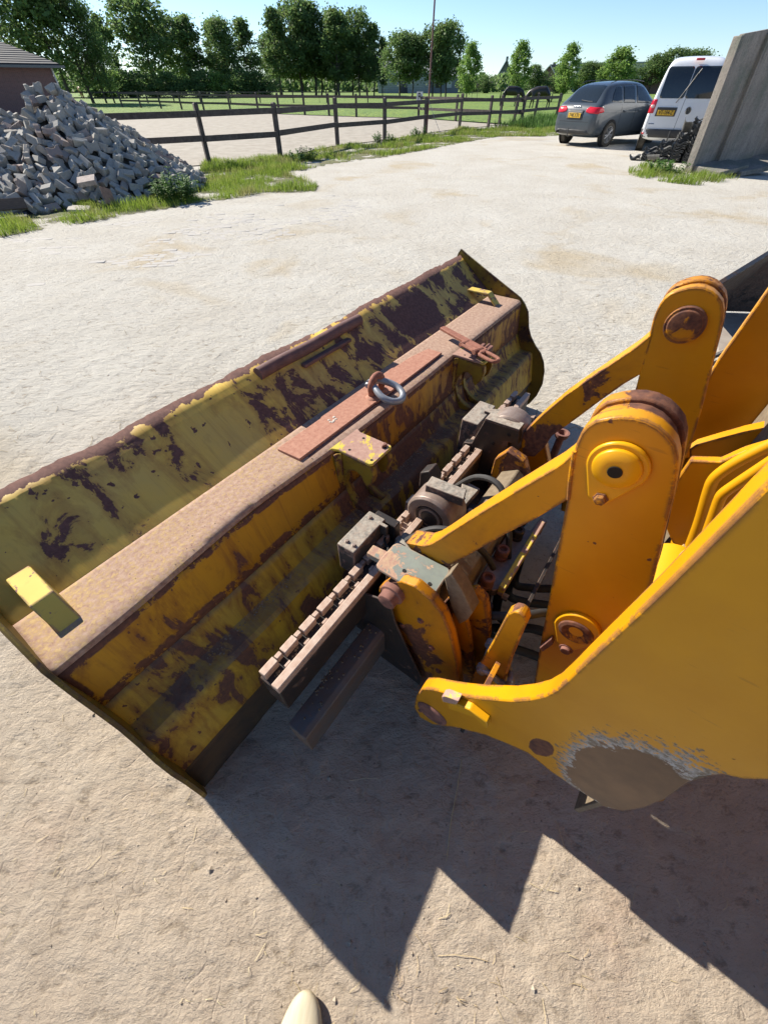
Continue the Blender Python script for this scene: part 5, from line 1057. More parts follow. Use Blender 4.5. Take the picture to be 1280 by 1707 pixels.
# ------------------------------------------------------------------ TREES
M['leaf'] = leafmat('tree_leaves', (.095, .165, .060), (.15, .235, .075), (.20, .25, .08), .5)
M['leaf2'] = leafmat('light_leaves', (.16, .28, .07), (.23, .34, .08), None, .5)
M['bark'] = simple('bark', (.06, .05, .04), (.10, .085, .065), .9, 10, .5)
def tree_meshes(seed, h, cr, base, shape, leaves, ls, clumps, lm, nlimb=9):
    rs = random.Random(seed); mb = MB(); tips = []
    top = h * .92; bend = [(0, 0, -.2), (rs.uniform(-.02, .02) * h, rs.uniform(-.02, .02) * h, h * .25), (rs.uniform(-.03, .03) * h, rs.uniform(-.03, .03) * h, h * .55), (rs.uniform(-.04, .04) * h, rs.uniform(-.04, .04) * h, top)]
    tr_ = spline(bend, 5); mb.tube(tr_, [h * .017 * (1 - .85 * i / (len(tr_) - 1)) for i in range(len(tr_))], 8)
    for k in range(nlimb):
        f = base + (0.9 - base) * (k + .5) / nlimb; p = Vector(tr_[min(len(tr_) - 1, int(f * (len(tr_) - 1)))]); a = rs.uniform(0, 6.28); R_ = cr * shape(f) * .8; up = h * .10 + R_ * .45
        q = p + Vector((math.cos(a) * R_, math.sin(a) * R_, up)); m_ = p.lerp(q, .5) + Vector((0, 0, -R_ * .10)); mb.tube([p, m_, q], [h * .006, h * .004, h * .0015], 5); tips.append((m_, q))
        for s in range(2):
            a2 = a + rs.uniform(-1, 1); q2 = m_ + Vector((math.cos(a2) * R_ * .5, math.sin(a2) * R_ * .5, up * .5)); mb.tube([m_, q2], [h * .003, h * .001], 4)
    V = []; F = []
    C = []
    for k in range(clumps):
        f = base + (1.0 - base) * rs.random() ** .9; R_ = cr * shape(f); a = rs.uniform(0, 6.28); rr_ = R_ * (rs.random() ** .5) * .92; C.append((Vector((math.cos(a) * rr_, math.sin(a) * rr_, f * h)), rs.uniform(.5, 1.1)))
    for i in range(leaves):
        c, s = C[int(rs.random() * len(C))]; sp = cr * .20 * s; p = c + Vector((rs.gauss(0, sp), rs.gauss(0, sp), rs.gauss(0, sp * .75))); l = ls * rs.uniform(.55, 1.3)
        d = Vector((rs.gauss(0, 1), rs.gauss(0, 1), rs.gauss(0, .7))).normalized(); e = d.orthogonal().normalized(); e = (e * math.cos(rs.uniform(0, 6.28)) + d.cross(e) * math.sin(rs.uniform(0, 6.28))).normalized(); b = len(V)
        V += [p - d * l * .5, p + e * l * .32, p + d * l * .5, p - e * l * .32]; F.append((b, b + 1, b + 2, b + 3))
    tm_ = bpy.data.meshes.new('crown'); tm_.from_pydata([tuple(v) for v in V], [], F); tm_.materials.append(lm)
    k = mb.build('trunk', M['bark']); trm = k.data; bpy.data.objects.remove(k); return trm, tm_, h
round_ = lambda f: math.sqrt(max(0.02, 1 - ((f - .60) / .46) ** 2)); ov = lambda f: max(.12, math.sin(min(1, max(0, (f - .12) / .88)) * math.pi) ** .7); pop = lambda f: max(.2, 1 - .55 * f) if f > .2 else .4
KIND = {
 'oak1': tree_meshes(1, 12, 4.2, .30, round_, 6800, .48, 90, M['leaf']), 'oak2': tree_meshes(2, 12, 3.9, .32, round_, 6200, .48, 78, M['leaf'], 11),
 'pop1': tree_meshes(3, 12, 2.5, .22, ov, 5600, .44, 80, M['leaf'], 12), 'pop2': tree_meshes(4, 12, 2.8, .26, ov, 5600, .44, 75, M['leaf'], 12),
 'wind': tree_meshes(5, 12, 3.6, .18, ov, 5000, .32, 62, M['leaf'], 14), 'young': tree_meshes(6, 6, 1.7, .20, ov, 6500, .24, 75, M['leaf2'], 9), 'bush': tree_meshes(7, 5, 3.0, .05, round_, 4200, .34, 60, M['leaf'], 6), 'bush2': tree_meshes(8, 5, 3.0, .05, round_, 4200, .34, 50, M['leaf2'], 6)}
def tree(kind, px, py, d, label, group=None, wide=1.0, name=None, cat='tree', base_y=None):
    pass
def put_tree(kind, top, label, group=None, wide=1.0, rz=None, cat='tree', lean=0.0, z0=0.0):
    wide *= 1.18 if kind not in ('young',) else 1.1
    # top = world position of the crown top, the tree stands under it
    trm, cm, h = KIND[kind]; s = (top[2] - z0) / h
    nm = 'bush' if kind.startswith('bush') else 'broadleaf_tree'
    t = empty(nm, (top[0], top[1], z0), random.uniform(0, 6.28) if rz is None else rz, label, cat, group); t.scale = (s * wide, s * wide, s)
    if lean: t.rotation_euler = (0, lean, 0)
    for n_, me in (('trunk', trm), ('crown', cm)):
        o = bpy.data.objects.new(n_, me); COL.objects.link(o); o.parent = t
    return t
random.seed(3)
left = [(-39.484,63.765,8.633),(-36.226,65.671,9.886),(-34.225,66.736,9.603),(-33.003,67.348,7.995),(-32.217,67.728,6.87)]
for k, (p, lab, kd) in enumerate(zip(left, ('windblown tall tree over the barn roof, cut off by the left picture edge', 'windblown tall tree second from the left, behind the barn', 'windblown tall tree above the barn eave', 'loose airy tree just right of the barn', 'lower leaning tree right of the barn'), ('wind', 'oak1', 'wind', 'wind', 'wind'))): put_tree(kd, p, lab, 'windblown trees behind the barn', 1.0 if k < 3 else .75, cat='tree')
row = [(190, 30, 'pop1', .9, 'narrow tree at the left shoulder of the big round tree'), (232, -6, 'oak1', 1.15, 'big round crowned tree standing alone in front of the sky'), (268, 30, 'oak2', .85, 'tree behind the right half of the big round tree'), (312, 30, 'pop1', 1.15, 'slender tree with a wispy top next to the big round tree'), (345, 40, 'pop2', 1.2, 'slender tree third in the airy row'), (372, 40, 'oak2', .9, 'small crowned tree in the airy row with gaps below'), (402, 38, 'pop2', 1.15, 'slender tree at the right end of the airy row'), (447, 20, 'pop2', 1.0, 'tree at the left edge of the dense dark grove'), (478, -2, 'oak1', .95, 'tallest tree of the dense dark grove'), (512, 6, 'pop2', 1.2, 'second tallest tree of the dense dark grove'), (540, 18, 'oak2', .9, 'tree in the middle of the dense dark grove'), (566, 20, 'pop1', 1.2, 'tree right of the middle of the dense grove'), (596, 18, 'oak1', .8, 'broad tree near the right side of the dense grove'), (622, 45, 'pop2', .9, 'lower tree closing the dense grove at its right'), (636, 62, 'pop1', .7, 'lowest outer tree of the dense grove')]
P_ = [(-44.245,102.89,8.906),(-39.805,104.688,11.216),(-37.515,105.53,9.094),(-33.498,106.873,9.19),(-30.589,107.742,8.608),(-27.972,108.451,8.655),(-24.973,109.18,8.834),(-20.176,110.168,10.075),(-16.765,110.738,11.524),(-13.375,111.199,11.057),(-10.566,111.501,10.309),(-7.845,111.725,10.196),(-4.666,111.903,10.34),(-1.947,111.983,8.548),(-0.438,111.999,7.38)]
for k, (r_, p) in enumerate(zip(row, P_)):
    q = (p[0] + random.uniform(-3, 3) * .3, p[1] + random.uniform(-5, 5), p[2]); put_tree(r_[2], q, r_[4], 'tall trees along the far edge of the meadow', r_[3])
G2 = [(-20.973,116.121,7.739),(-16.657,116.818,7.047),(-12.826,117.301,7.802),(-9.749,117.597,6.713),(-6.373,117.828,7.095),(-3.518,117.948,5.976)]
for k, (p, lab) in enumerate(zip(G2, ('shorter dark tree filling the left of the grove behind its trunks', 'shorter dark tree behind the tallest grove tree', 'shorter dark tree low in the grove centre', 'shorter dark tree low right of the grove centre', 'shorter dark tree behind the right part of the grove', 'shorter dark tree at the right foot of the grove'))): put_tree('oak2', p, lab, 'lower trees inside the dense grove', 1.3)
mid = [('oak1', 1.15), ('oak2', 1.0), ('oak1', 1.0), ('oak2', .95), ('pop2', .9)]
for (k, w_), p, lab in zip(mid, [(2.616,95.964,6.902),(4.687,95.885,6.541),(8.124,95.656,7.585),(10.303,95.446,7.688),(9.513,95.528,6.641)], ('round tree left of the pole, in front of the long grey barn', 'round tree close left of the pole', 'tall round tree just right of the pole', 'tall dark tree second right of the pole', 'lower tree between the two tall ones right of the pole')): put_tree(k, p, lab, 'round trees by the long grey barn', w_)
for p, lab, w_ in zip([(11.191,77.193,4.988),(17.373,76.041,5.032),(23.239,74.458,4.772),(28.769,72.501,4.41)], ('young light green tree right of the round tree group', 'young light green tree beside the steep roofed house', 'young light green tree in front of the second house', 'young spreading tree behind the grey car'), (1, .95, 1, 1.5)): put_tree('young', p, lab, 'young light green trees in the meadow', w_)
for kd, p, lab, w_ in zip(('bush', 'oak2', 'bush', 'oak1', 'oak2', 'oak1', 'bush', 'bush2', 'bush', 'oak2', 'oak1', 'bush2'), [(26.045,147.721,3.081),(37.233,145.305,4.625),(39.156,144.799,3.641),(49.282,141.673,5.112),(51.943,140.719,4.715),(62.652,136.289,6.048),(58.79,137.999,4.286),(55.065,139.527,2.996),(43.668,143.503,4.395),(65.655,134.868,6.697),(69.368,132.996,6.626),(48.001,142.112,3.217)],
    ('distant bush left of the steep roofed house', 'distant tree right of the steep roofed house', 'distant bush beside the second house', 'distant dark tree left of the spreading tree', 'distant dark tree against the spreading tree', 'distant tree left of the van roof', 'distant bush behind the grey car roof', 'pale green distant bush above the grey car roof', 'distant bush in front of the second house', 'distant tree just above the van roof', 'distant tree right above the van roof', 'pale green distant bush left of the grey car roof'), (1, 1, 1, 1.2, 1.2, 1.2, 1, 1, 1, 1.4, 1.4, 1)): put_tree(kd, p, lab, 'distant trees and bushes on the right horizon', w_)
hl = [(-46.177,93.186,3.646),(-44.529,93.985,3.034),(-41.789,95.235,2.925),(-38.556,96.589,2.683),(-35.47,97.765,2.829),(-31.367,99.157,2.982),(-28.178,100.11,2.724),(-24.218,101.141,3.147),(-21.326,101.79,2.882)]
for p, k, lab in zip(hl, range(9), ('bush right of the barn eave', 'bush under the leaning tree by the barn', 'dark bush left of the big round tree trunk', 'dark bush at the trunk of the big round tree', 'dark bush right of the big round tree', 'dark bush under the wispy slender tree', 'bush in the gap of the airy row', 'dark bush under the right end of the airy row', 'bush at the left foot of the dense grove')): put_tree('bush2' if k in (1, 6) else 'bush', p, lab, 'bushes below the airy row of trees', 1.5)
# far woodland closing the horizon
rs = random.Random(77); V = []; F = []
for (x0, x1, d_, h_) in ((-330, -60, 260, 9), (-60, 60, 240, 4.6), (60, 260, 230, 4.8), (-150, 40, 175, 5)):
    for i in range(5200):
        u_ = rs.random(); x = x0 + (x1 - x0) * u_; y = d_ + rs.uniform(-5, 5) - abs(x) * .15; hh = h_ * (.62 + .5 * noise.noise(Vector((x * .09, d_, 0))) + .25 * noise.noise(Vector((x * .4, d_, 3)))); z = rs.random() ** .8 * max(1.2, hh); l = rs.uniform(.7, 1.5)
        e = Vector((rs.gauss(0, 1), rs.gauss(0, 1), rs.gauss(0, 1))).normalized(); g = e.orthogonal(); p = Vector((x, y, z)); b = len(V); V += [p - e * l * .5, p + g * l * .4, p + e * l * .5, p - g * l * .4]; F.append((b, b + 1, b + 2, b + 3))
me = bpy.data.meshes.new('far_woodland'); me.from_pydata([tuple(v) for v in V], [], F); me.materials.append(M['leaf']); o = bpy.data.objects.new('far_woodland', me); COL.objects.link(o); tag(o, 'far hazy belt of woodland along the horizon', kind='stuff')
# hedges
def hedge(x0, y0, x1, y1, h, w_, label):
    d = Vector((x1 - x0, y1 - y0, 0)); L = d.length; d.normalize(); n_ = Vector((-d.y, d.x, 0)); rs = random.Random(int(L * 7)); V = []; F = []
    for i in range(int(L * 85)):
        a = rs.uniform(0, L); hh = h * (.85 + .2 * noise.noise(Vector((a * .3, 0, x0)))); u_ = rs.uniform(-1, 1); z = rs.uniform(0, 1) ** .7 * hh; wd = w_ * (.5 if z < hh * .8 else .4)
        p = Vector((x0, y0, 0)) + d * a + n_ * (u_ * wd) + Vector((0, 0, z)); l = rs.uniform(.25, .5); e = Vector((rs.gauss(0, 1), rs.gauss(0, 1), rs.gauss(0, 1))).normalized(); g = e.orthogonal(); b = len(V); V += [p - e * l * .5, p + g * l * .35, p + e * l * .5, p - g * l * .35]; F.append((b, b + 1, b + 2, b + 3))
    t = empty('hedge', (x0, y0, 0), 0, label, 'hedge'); me = bpy.data.meshes.new('foliage'); me.from_pydata([tuple(v - Vector((x0, y0, 0))) for v in V], [], F); me.materials.append(M['leaf']); o = bpy.data.objects.new('foliage', me); COL.objects.link(o); o.parent = t
(h1x, h1y), (h2x, h2y), (h3x, h3y), (h4x, h4y) = [(33.22,244.753),(64.936,259.25),(71.87,275.559),(157.703,315.167)]
hedge(h1x * .8, h1y * .8, h2x * .8, h2y * .8, 1.7, 2.0, 'dark clipped hedge in front of the steep roofed house')
hedge(h3x * .8, h3y * .8, h4x * .8, h4y * .8, 1.3, 2.0, 'long low hedge behind the horses and the grey car')

# ------------------------------------------------------------------ BUILDINGS
def f_brick(nt, b):
    v = coords(nt, kind='Object'); mp = N(nt, 'ShaderNodeMapping'); nt.links.new(v, mp.inputs[0]); mp.inputs['Rotation'].default_value = (R(90), 0, 0)
    br = N(nt, 'ShaderNodeTexBrick'); br.inputs['Scale'].default_value = 4.5; br.inputs['Mortar Size'].default_value = .02; br.inputs['Color1'].default_value = (.20, .10, .085, 1); br.inputs['Color2'].default_value = (.15, .08, .07, 1); br.inputs['Mortar'].default_value = (.20, .18, .16, 1); nt.links.new(mp.outputs[0], br.inputs['Vector'])
    nt.links.new(br.outputs[0], b.inputs['Base Color']); b.inputs['Roughness'].default_value = .9
M['brick'] = mat('red_brick_wall', f_brick)
def f_roof(c1, c2, sc=3.2):
    def f(nt, b):
        v = coords(nt); w = N(nt, 'ShaderNodeTexWave', wave_type='BANDS', bands_direction='Z'); w.inputs['Scale'].default_value = sc; w.inputs['Distortion'].default_value = .3; nt.links.new(v, w.inputs['Vector']); n = nz(nt, v, 2, 5, .7)
        c = mix(nt, w.outputs[1], c1, c2); c = mix(nt, ramp(nt, n, [(.4, .5), (.6, 0)]), c, tuple(x * .7 for x in c1)); nt.links.new(c, b.inputs['Base Color']); b.inputs['Roughness'].default_value = .8; bump(nt, b, w.outputs[1], .6, .05)
    return f
M['darkroof'] = mat('dark_tiled_roof', f_roof((.030, .034, .040), (.045, .05, .058))); M['brownroof'] = mat('brown_tiled_roof', f_roof((.11, .075, .06), (.15, .10, .08))); M['greyroof'] = mat('grey_metal_roof', f_roof((.34, .36, .37), (.28, .30, .31), 1)); M['thatch'] = simple('thatch', (.12, .105, .085), (.08, .07, .06), .95, 6, .6)
M['whitewood'] = simple('white_woodwork', (.62, .62, .60), None, .6, 10, 0); M['darkwood'] = simple('dark_boarding', (.11, .125, .12), (.15, .16, .155), .8, 8, .2, stretch=(1, 1, 12)); M['paleb'] = simple('pale_render', (.42, .42, .40), (.34, .34, .33), .8, 3, .1)
# brick barn at the left edge
(bx0, by0, bz0), (bx1, by1, bz1), (bx2, by2, bz2) = [(-22.602,40.064,1.068),(-21.985,40.406,2.324),(-24.451,38.963,3.481)]
barn = empty('brick_barn', (bx0, by0, 0), 0, 'low red brick barn with a dark tiled roof at the left picture edge', 'barn'); barn.rotation_euler.z = R(35)
MB().box(-16, 0, 0, 12, 0, 2.5).build('wall', M['brick'], barn, smooth=False)
mb = MB(); mb.add([(-16.6, -.6, 2.42), (.55, -.6, 2.42), (.55, 12.6, 2.42), (-16.6, 12.6, 2.42), (-10.0, 6, 5.2), (-6.6, 6, 5.1)], [(0, 1, 5, 4), (1, 2, 5), (2, 3, 4, 5), (3, 0, 4)]); rf = mb.build('roof', M['darkroof'], barn, solid=.15, smooth=False)
MB().box(-16.7, .82, -.74, -.60, 2.30, 2.42).build('gutter', M['darkwood'], rf)
MB().tube([(.05, -.08, 2.6), (.05, -.08, .1)], .05, 8).build('downpipe', M['whitewood'], barn)
MB().box(-9.5, -8.0, -.03, .02, .8, 1.9).build('window', M['glass'], barn)
def house(loc, rz, w_, ln, eave, ridge, label, roofm, wallm, gable='front', win=True, nm='house', chim=True, cat='house'):
    t = empty(nm, (*loc, 0), rz, label, cat)
    MB().add([(-w_ / 2, 0, 0), (w_ / 2, 0, 0), (w_ / 2, 0, eave), (0, 0, ridge - .25), (-w_ / 2, 0, eave), (-w_ / 2, ln, 0), (w_ / 2, ln, 0), (w_ / 2, ln, eave), (0, ln, ridge - .25), (-w_ / 2, ln, eave)], [(0, 1, 2, 3, 4), (9, 8, 7, 6, 5), (0, 4, 9, 5), (1, 6, 7, 2)]).build('wall', wallm, t, smooth=False)
    o_ = .4; sl = (ridge - eave) / (w_ / 2); rf = MB().add([(-w_ / 2 - o_, -o_, eave - sl * o_), (0, -o_, ridge), (w_ / 2 + o_, -o_, eave - sl * o_), (-w_ / 2 - o_, ln + o_, eave - sl * o_), (0, ln + o_, ridge), (w_ / 2 + o_, ln + o_, eave - sl * o_)], [(0, 1, 4, 3), (1, 2, 5, 4)]).build('roof', roofm, t, solid=.2, smooth=False, fix=False)
    MB().add([(-w_ / 2 - o_, -o_ - .06, eave - sl * o_ - .25), (0, -o_ - .06, ridge - .2), (0, -o_ - .06, ridge + .12), (-w_ / 2 - o_, -o_ - .06, eave - sl * o_ + .1), (w_ / 2 + o_, -o_ - .06, eave - sl * o_ - .25), (w_ / 2 + o_, -o_ - .06, eave - sl * o_ + .1)], [(0, 1, 2, 3), (1, 4, 5, 2)]).build('verge_board', M['whitewood'], rf, solid=.04, smooth=False, fix=False)
    if chim: MB().box(-.35, .35, ln * .25, ln * .25 + .7, ridge - .4, ridge + .55).build('chimney', M['darkwood'], rf)
    if win:
        for x in (-.75, .75):
            f_ = MB().box(x - .60, x + .60, -.06, -.01, eave + .4, eave + 2.3).build('window', M['whitewood'], t)
            for q in (-.28, .28): MB().box(x + q - .22, x + q + .22, -.08, -.061, eave + .5, eave + 2.2).build('pane', M['glass'], f_)
        MB().box(-1.9, -.9, -.05, -.01, .1, 2.1).build('door', M['darkwood'], t)
    return t
(a1, a2, a3), = [(38.296,186.101,6.964)]
house((a1, a2), R(-12), 6.4, 9, 2.0, a3, 'steep roofed dark house with two white framed gable windows beyond the meadow', M['brownroof'], M['darkwood'])
(a1, a2, a3), = [(50.07,178.095,5.556)]
house((a1, a2), R(-40), 7.5, 8, 2.4, a3, 'brown roofed house half hidden behind the young tree', M['brownroof'], M['brick'], win=False, chim=True)
(a1, a2, a3), = [(62.81,136.216,5.155)]
house((a1, a2), R(-25), 6.0, 6, 2.2, a3, 'dark roofed house peeping out between grey car and van', M['darkroof'], M['brick'], win=False, chim=False)
(a1, a2, a3), = [(78.892,172.847,5.667)]
gh = empty('apartment_block', (a1 - 6, a2, 0), R(-30), 'long pale flat roofed block low on the horizon above the grey car', 'building'); MB().box(-16, 14, 0, 10, 0, a3).build('wall', M['paleb'], gh, smooth=False)
for r_ in range(3):
    for c_ in range(12): MB().box(-15 + c_ * 2.4, -13.5 + c_ * 2.4, -.06, -.01, a3 - 2.2 - r_ * 2.8, a3 - .8 - r_ * 2.8).build('window', M['glass'], gh)
MB().box(-16.3, 14.3, -.3, 10.3, a3, a3 + .35).build('roof', M['greyroof'], gh)
# long grey barn behind the round trees
(a1, a2, a3), (b1, b2, b3) = [(0.0,150.0,2.28),(19.179,148.769,2.274)]
shed = empty('long_grey_barn', (a1, a2, 0), math.atan2(b2 - a2, b1 - a1), 'long low grey barn with pale roofs behind the round trees', 'barn'); LN = math.hypot(b1 - a1, b2 - a2)
MB().box(0, LN, 0, 18, 0, 3.0).build('wall', simple('grey_cladding', (.20, .22, .24), (.15, .165, .18), .7, 2, .1), shed, smooth=False)
MB().add([(-.5, -.6, 2.9), (LN + .5, -.6, 2.9), (LN + .5, 9, 6.2), (-.5, 9, 6.2), (-.5, 18.6, 2.9), (LN + .5, 18.6, 2.9)], [(0, 1, 2, 3), (3, 2, 5, 4)]).build('roof', M['greyroof'], shed, solid=.15, smooth=False, fix=False)
for k in range(9): MB().box(5.5 + k * 2.6, 7.0 + k * 2.6, -.08, -.02, 1.0, 2.1).build('window', M['whitewood'] if k in (0, 4) else M['glass'], shed)
for x in (1.5, 9): MB().add([(x - 3, -3, 2.7), (x, -3, 5.2), (x + 3, -3, 2.7), (x - 3, 6, 2.7), (x, 6, 5.2), (x + 3, 6, 2.7), (x - 2.8, -2.8, 0), (x + 2.8, -2.8, 0), (x - 2.8, 1, 0), (x + 2.8, 1, 0)], [(0, 1, 4, 3), (1, 2, 5, 4), (0, 2, 1), (6, 7, 2, 0), (6, 0, 3, 8), (7, 9, 5, 2)]).build('gable', M['greyroof'], shed, smooth=False, fix=False)
# dark car behind the heap
dc = estate((-23.5, 29.5, 0), R(150), 'dark car mostly hidden behind the paver heap in front of the brick barn', M['blackcar'], 1.0)
dc = estate((-27.2, 44.5, 0), R(170), 'dark car roof showing above the fence right of the barn', M['blackcar'], .95)

# ------------------------------------------------------------------ HORSES
def skin_mesh(name, verts, edges, m, parent, sub=2):
    me = bpy.data.meshes.new(name); me.from_pydata([v[:3] for v in verts], edges, []); o = bpy.data.objects.new(name, me); COL.objects.link(o); o.parent = parent
    md = o.modifiers.new('skin', 'SKIN'); md.use_smooth_shade = True
    for v, sv in zip(verts, me.skin_vertices[0].data): sv.radius = v[3] if hasattr(v[3], '__len__') else (v[3], v[3])
    me.skin_vertices[0].data[0].use_root = True; s_ = o.modifiers.new('sub', 'SUBSURF'); s_.levels = s_.render_levels = sub
    me.materials.append(m); return o
def horse(loc, rz, m, label, graze=True, step=0.0):
    t = empty('horse', (*loc, 0), rz, label, 'horse')
    v = [(0, 0, 1.10, (.33, .37)), (.42, 0, 1.12, (.31, .37)), (.72, 0, 1.16, (.25, .33)), (-.42, 0, 1.14, (.32, .36)), (-.74, 0, 1.16, (.27, .32))]
    e = [(0, 1), (1, 2), (0, 3), (3, 4)]
    def chain(root, pts):
        p = root
        for q in pts: v.append(q); e.append((p, len(v) - 1)); p = len(v) - 1
        return p
    if graze: hn = chain(2, [(.98, 0, 1.10, (.15, .25)), (1.22, 0, .84, (.12, .19)), (1.38, 0, .52, (.10, .15)), (1.44, 0, .36, (.10, .125)), (1.40, 0, .16, (.07, .085)), (1.385, 0, .06, (.05, .05))])
    for s in (-1, 1):
        chain(2, [(.70, s * .16, .86, .14), (.70 + step * s, s * .16, .50, .080), (.72 + step * s * 1.4, s * .16, .28, .052), (.72 + step * s * 1.5, s * .16, .10, .058), (.76 + step * s * 1.5, s * .16, .03, .075)])
        chain(4, [(-.70, s * .16, .92, .20), (-.62 - step * s * .6, s * .16, .70, .125), (-.82 - step * s, s * .16, .50, .075), (-.80 - step * s * 1.4, s * .16, .28, .055), (-.80 - step * s * 1.4, s * .16, .11, .058), (-.76 - step * s * 1.4, s * .16, .03, .075)])
    skin_mesh('body', v, e, m, t)
    mb = MB()
    for s in (-1, 1): mb.lathe((1.36, s * .055, .50), (-.35, s * .2, 1), [(0, .03), (.06, .028), (.13, .004)], 8)
    mb.build('ear', m, t)
    hair = M['hair']; mb = MB()
    for i in range(26):
        f = i / 25; x = .70 + .70 * f; z = 1.42 - .92 * f * (.55 + .45 * f); mb.tube([(x, 0, z), (x + .02, .10 * random.choice([-1, 1]), z - .10), (x + .0, .13 * random.choice([-1, 1]), z - .24)], .018, 4)
    mb.build('mane', hair, t); mb = MB()
    for i in range(16): a = random.uniform(-.06, .06); b = random.uniform(-.05, .05); mb.tube([(-.90, a * .4, 1.26), (-1.02, a, 1.05), (-1.04 + b, a * 1.5, .70), (-1.02 + b, a * 1.6, .42)], [.03, .03, .025, .008], 5)
    mb.build('tail', hair, t); return t
M['hair'] = simple('black_horse_hair', (.010, .009, .009), None, .6, 20, .2)
M['blackhorse'] = simple('black_horse_coat', (.016, .013, .012), (.03, .024, .02), .38, 6, .1); M['chestnut'] = simple('chestnut_coat', (.38, .17, .06), (.28, .12, .04), .5, 6, .1)
(g1, g2), (g3, g4) = [(12.929,58.249),(14.776,53.753)]
horse((g1, g2), R(-18), M['blackhorse'], 'black horse grazing, the left one of two beyond the fence', True, .12)
horse((g3, g4), R(160), M['blackhorse'], 'black horse grazing, the right one of two beside the grey car', True, .08)
(g5, g6), = [(25.595,69.851)]
horse((g5, g6), R(172), M['chestnut'], 'chestnut horse with only its back showing behind the grey car', True, .05)
(g7, g8), = [(-52.373,99.122)]
horse((g7, g8), R(-60), M['chestnut'], 'chestnut horse small in the far meadow right of the barn', True, .05)

# ------------------------------------------------------------------ FOREGROUND DETAILS
# wooden clog at the bottom edge
M['clog'] = simple('bare_clog_wood', (.52, .46, .33), (.40, .335, .22), .75, 5, .4, stretch=(9, 1.2, 5), bd=.002)
cl = empty('wooden_clog', (-.205, -.352, 0), R(-7), 'pale bare wooden clog with only its pointed toe in the picture', 'clog'); mb = MB(); n = 18; ks = []
prof = [(.128, .006, .020, .014), (.120, .018, .030, .020), (.105, .028, .040, .028), (.08, .037, .049, .036), (.04, .046, .062, .046), (0, .051, .074, .050), (-.05, .051, .082, .052), (-.10, .046, .072, .046), (-.15, .042, .066, .042), (-.175, .034, .060, .034), (-.185, .020, .050, .02)]
for (y, w_, ht, _) in prof:
    for j in range(n):
        a = 2 * math.pi * j / n; x = w_ * 1.32 * math.copysign(abs(math.cos(a)) ** .8, math.cos(a)); z = ht * .5 + ht * .5 * math.copysign(abs(math.sin(a)) ** .85, math.sin(a)); z = z if z > ht * .5 else z * .98
        lift = .018 * max(0, (y - .06) / .07) ** 2; mb.v.append((x * (1 - .25 * max(0, z / ht - .5)), y, z + lift))
k = len(prof); mb.f = [(i * n + j, i * n + (j + 1) % n, (i + 1) * n + (j + 1) % n, (i + 1) * n + j) for i in range(k - 1) for j in range(n)] + [tuple(range(n)), tuple((k - 1) * n + j for j in range(n))]
mb.build('shell', M['clog'], cl, sub=2, ang=80)
MB().lathe((0, -.105, .076), (0, 0, 1), [(0, .030), (.004, .034), (.004, .028), (.0005, .02)], 20).build('opening_rim', M['clog'], cl)
# exposed paving bricks in the yard (running bond patches half buried in sand)
M['ybrick'] = simple('sandy_grey_brick', (.42, .40, .365), (.36, .34, .31), .93, 22, .5, bd=.004)
bmeshes = []
for k in range(3):
    mbx = MB().box(-.098, .098, -.046, .046, -.05, 0); o = mbx.build('brick', M['ybrick'], ground, bev=.006, seg=1); bmeshes.append(o)
random.seed(31); cells = []
for i in range(-40, 30):
    for j in range(40, 110):
        u_, w_ = i * .204 + (j % 2) * .102, j * .100; x = u_ * math.cos(R(9)) - w_ * math.sin(R(9)); y = u_ * math.sin(R(9)) + w_ * math.cos(R(9))
        if not inpoly((x, y), [(-5.505,6.865),(-5.1,7.582),(-3.902,8.203),(-2.48,9.174),(-1.0,10.356),(-0.225,9.174),(-0.786,7.78),(-1.795,6.547),(-2.615,5.719),(-3.425,5.043),(-3.935,4.844)]): continue
        nn = noise.noise(Vector((x * .9, y * 1.3, 7))) + .25 * noise.noise(Vector((x * 5, y * 5, 7)))
        cells.append((-nn, x, y))
cells.sort(); used = 0
for (_, x, y) in cells[:290]:
    o = bmeshes[used] if used < 3 else bmeshes[used % 3].copy()
    if used >= 3: COL.objects.link(o)
    o.parent = ground; o.location = (x, y, gz(x, y) + random.uniform(-.0025, .0022)); o.rotation_euler = (random.uniform(-.01, .01), random.uniform(-.01, .01), R(9) + random.uniform(-.012, .012)); used += 1
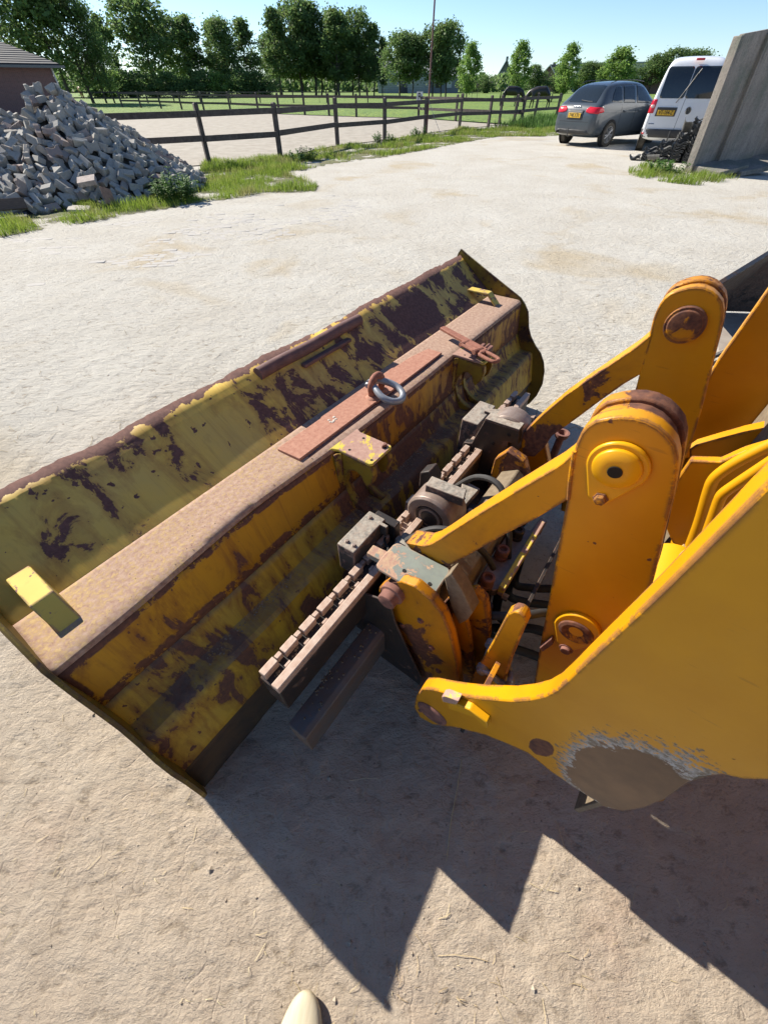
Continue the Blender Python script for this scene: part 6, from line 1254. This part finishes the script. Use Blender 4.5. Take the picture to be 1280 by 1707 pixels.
# straw, stems and crumbs on the mud
def straws(name, n, rmin, rmax, label, m, lmin, lmax, w_, seed, curl=.6, region=None):
    rs = random.Random(seed); V = []; F = []
    for i in range(n):
        while True:
            r_ = rmin + (rmax - rmin) * rs.random() ** 1.3; a = rs.uniform(R(0), R(180)) if region is None else 0; x, y = r_ * math.cos(a), r_ * math.sin(a) - .6
            if region: x, y = rs.uniform(region[0], region[1]), rs.uniform(region[2], region[3])
            if noise.noise(Vector((x * 1.1, y * 1.1, seed))) > -.25: break
        l = rs.uniform(lmin, lmax); a = rs.uniform(0, 6.28); c = rs.uniform(-curl, curl) * 2; k = 6; px, py = x, y; ang = a; lift = rs.uniform(.001, .006)
        for s in range(k + 1):
            z = gz(px, py) + .002 + lift * math.sin(math.pi * s / k); nx_, ny_ = -math.sin(ang) * w_, math.cos(ang) * w_; V += [(px - nx_, py - ny_, z), (px + nx_, py + ny_, z + w_ * .7)]
            px += math.cos(ang) * l / k; py += math.sin(ang) * l / k; ang += c / k + rs.uniform(-.15, .15)
        b = len(V) - 2 * (k + 1); F += [(b + 2 * s, b + 2 * s + 1, b + 2 * s + 3, b + 2 * s + 2) for s in range(k)]
    me = bpy.data.meshes.new(name); me.from_pydata(V, [], F); me.materials.append(m); o = bpy.data.objects.new(name, me); COL.objects.link(o); return tag(o, label, kind='stuff')
straws('straw_litter', 900, .3, 5.0, 'short pale bits of straw scattered over the mud', M['straw'], .008, .04, .0006, 2, .2)
straws('straw_litter', 50, .3, 3.5, 'longer dry grass stems lying on the mud', M['straw'], .05, .14, .0006, 5, .35)
straws('straw_litter', 1500, 2.2, 12, 'dark and pale stalks trampled into the sandy yard', simple('dry_stalk', (.22, .17, .11), (.45, .38, .26), .9, 8, 0), .03, .12, .0016, 9, .3)
rs = random.Random(8); V = MB()
for i in range(1500):
    r_ = 7 * rs.random() ** 1.5; a = rs.uniform(0, math.pi); x, y = r_ * math.cos(a), r_ * math.sin(a) - .55; s = rs.uniform(.0012, .005) * (2.2 if i % 12 == 0 else 1); z = gz(x, y)
    V.add([(x + s * rs.uniform(.6, 1.2), y, z), (x, y + s * rs.uniform(.6, 1.2), z), (x - s, y, z), (x, y - s, z), (x, y, z + s * rs.uniform(.5, 1))], [(0, 1, 4), (1, 2, 4), (2, 3, 4), (3, 0, 4)])
tag(V.build('crumbs', simple('mud_crumbs', (.42, .36, .28), (.20, .16, .12), .95, 40, 0), smooth=False, fix=False), 'small crumbs of dried mud and grit on the yard', kind='stuff')
o = MB().tube(spline([(.16, -.04, .006), (.185, .02, .008), (.205, .10, .012), (.24, .20, .012), (.262, .27, .010)], 5), .0014, 6).build('dry_stem', M['straw']); tag(o, 'single long thin pale stem lying in the shadow of the bucket', 'stem')
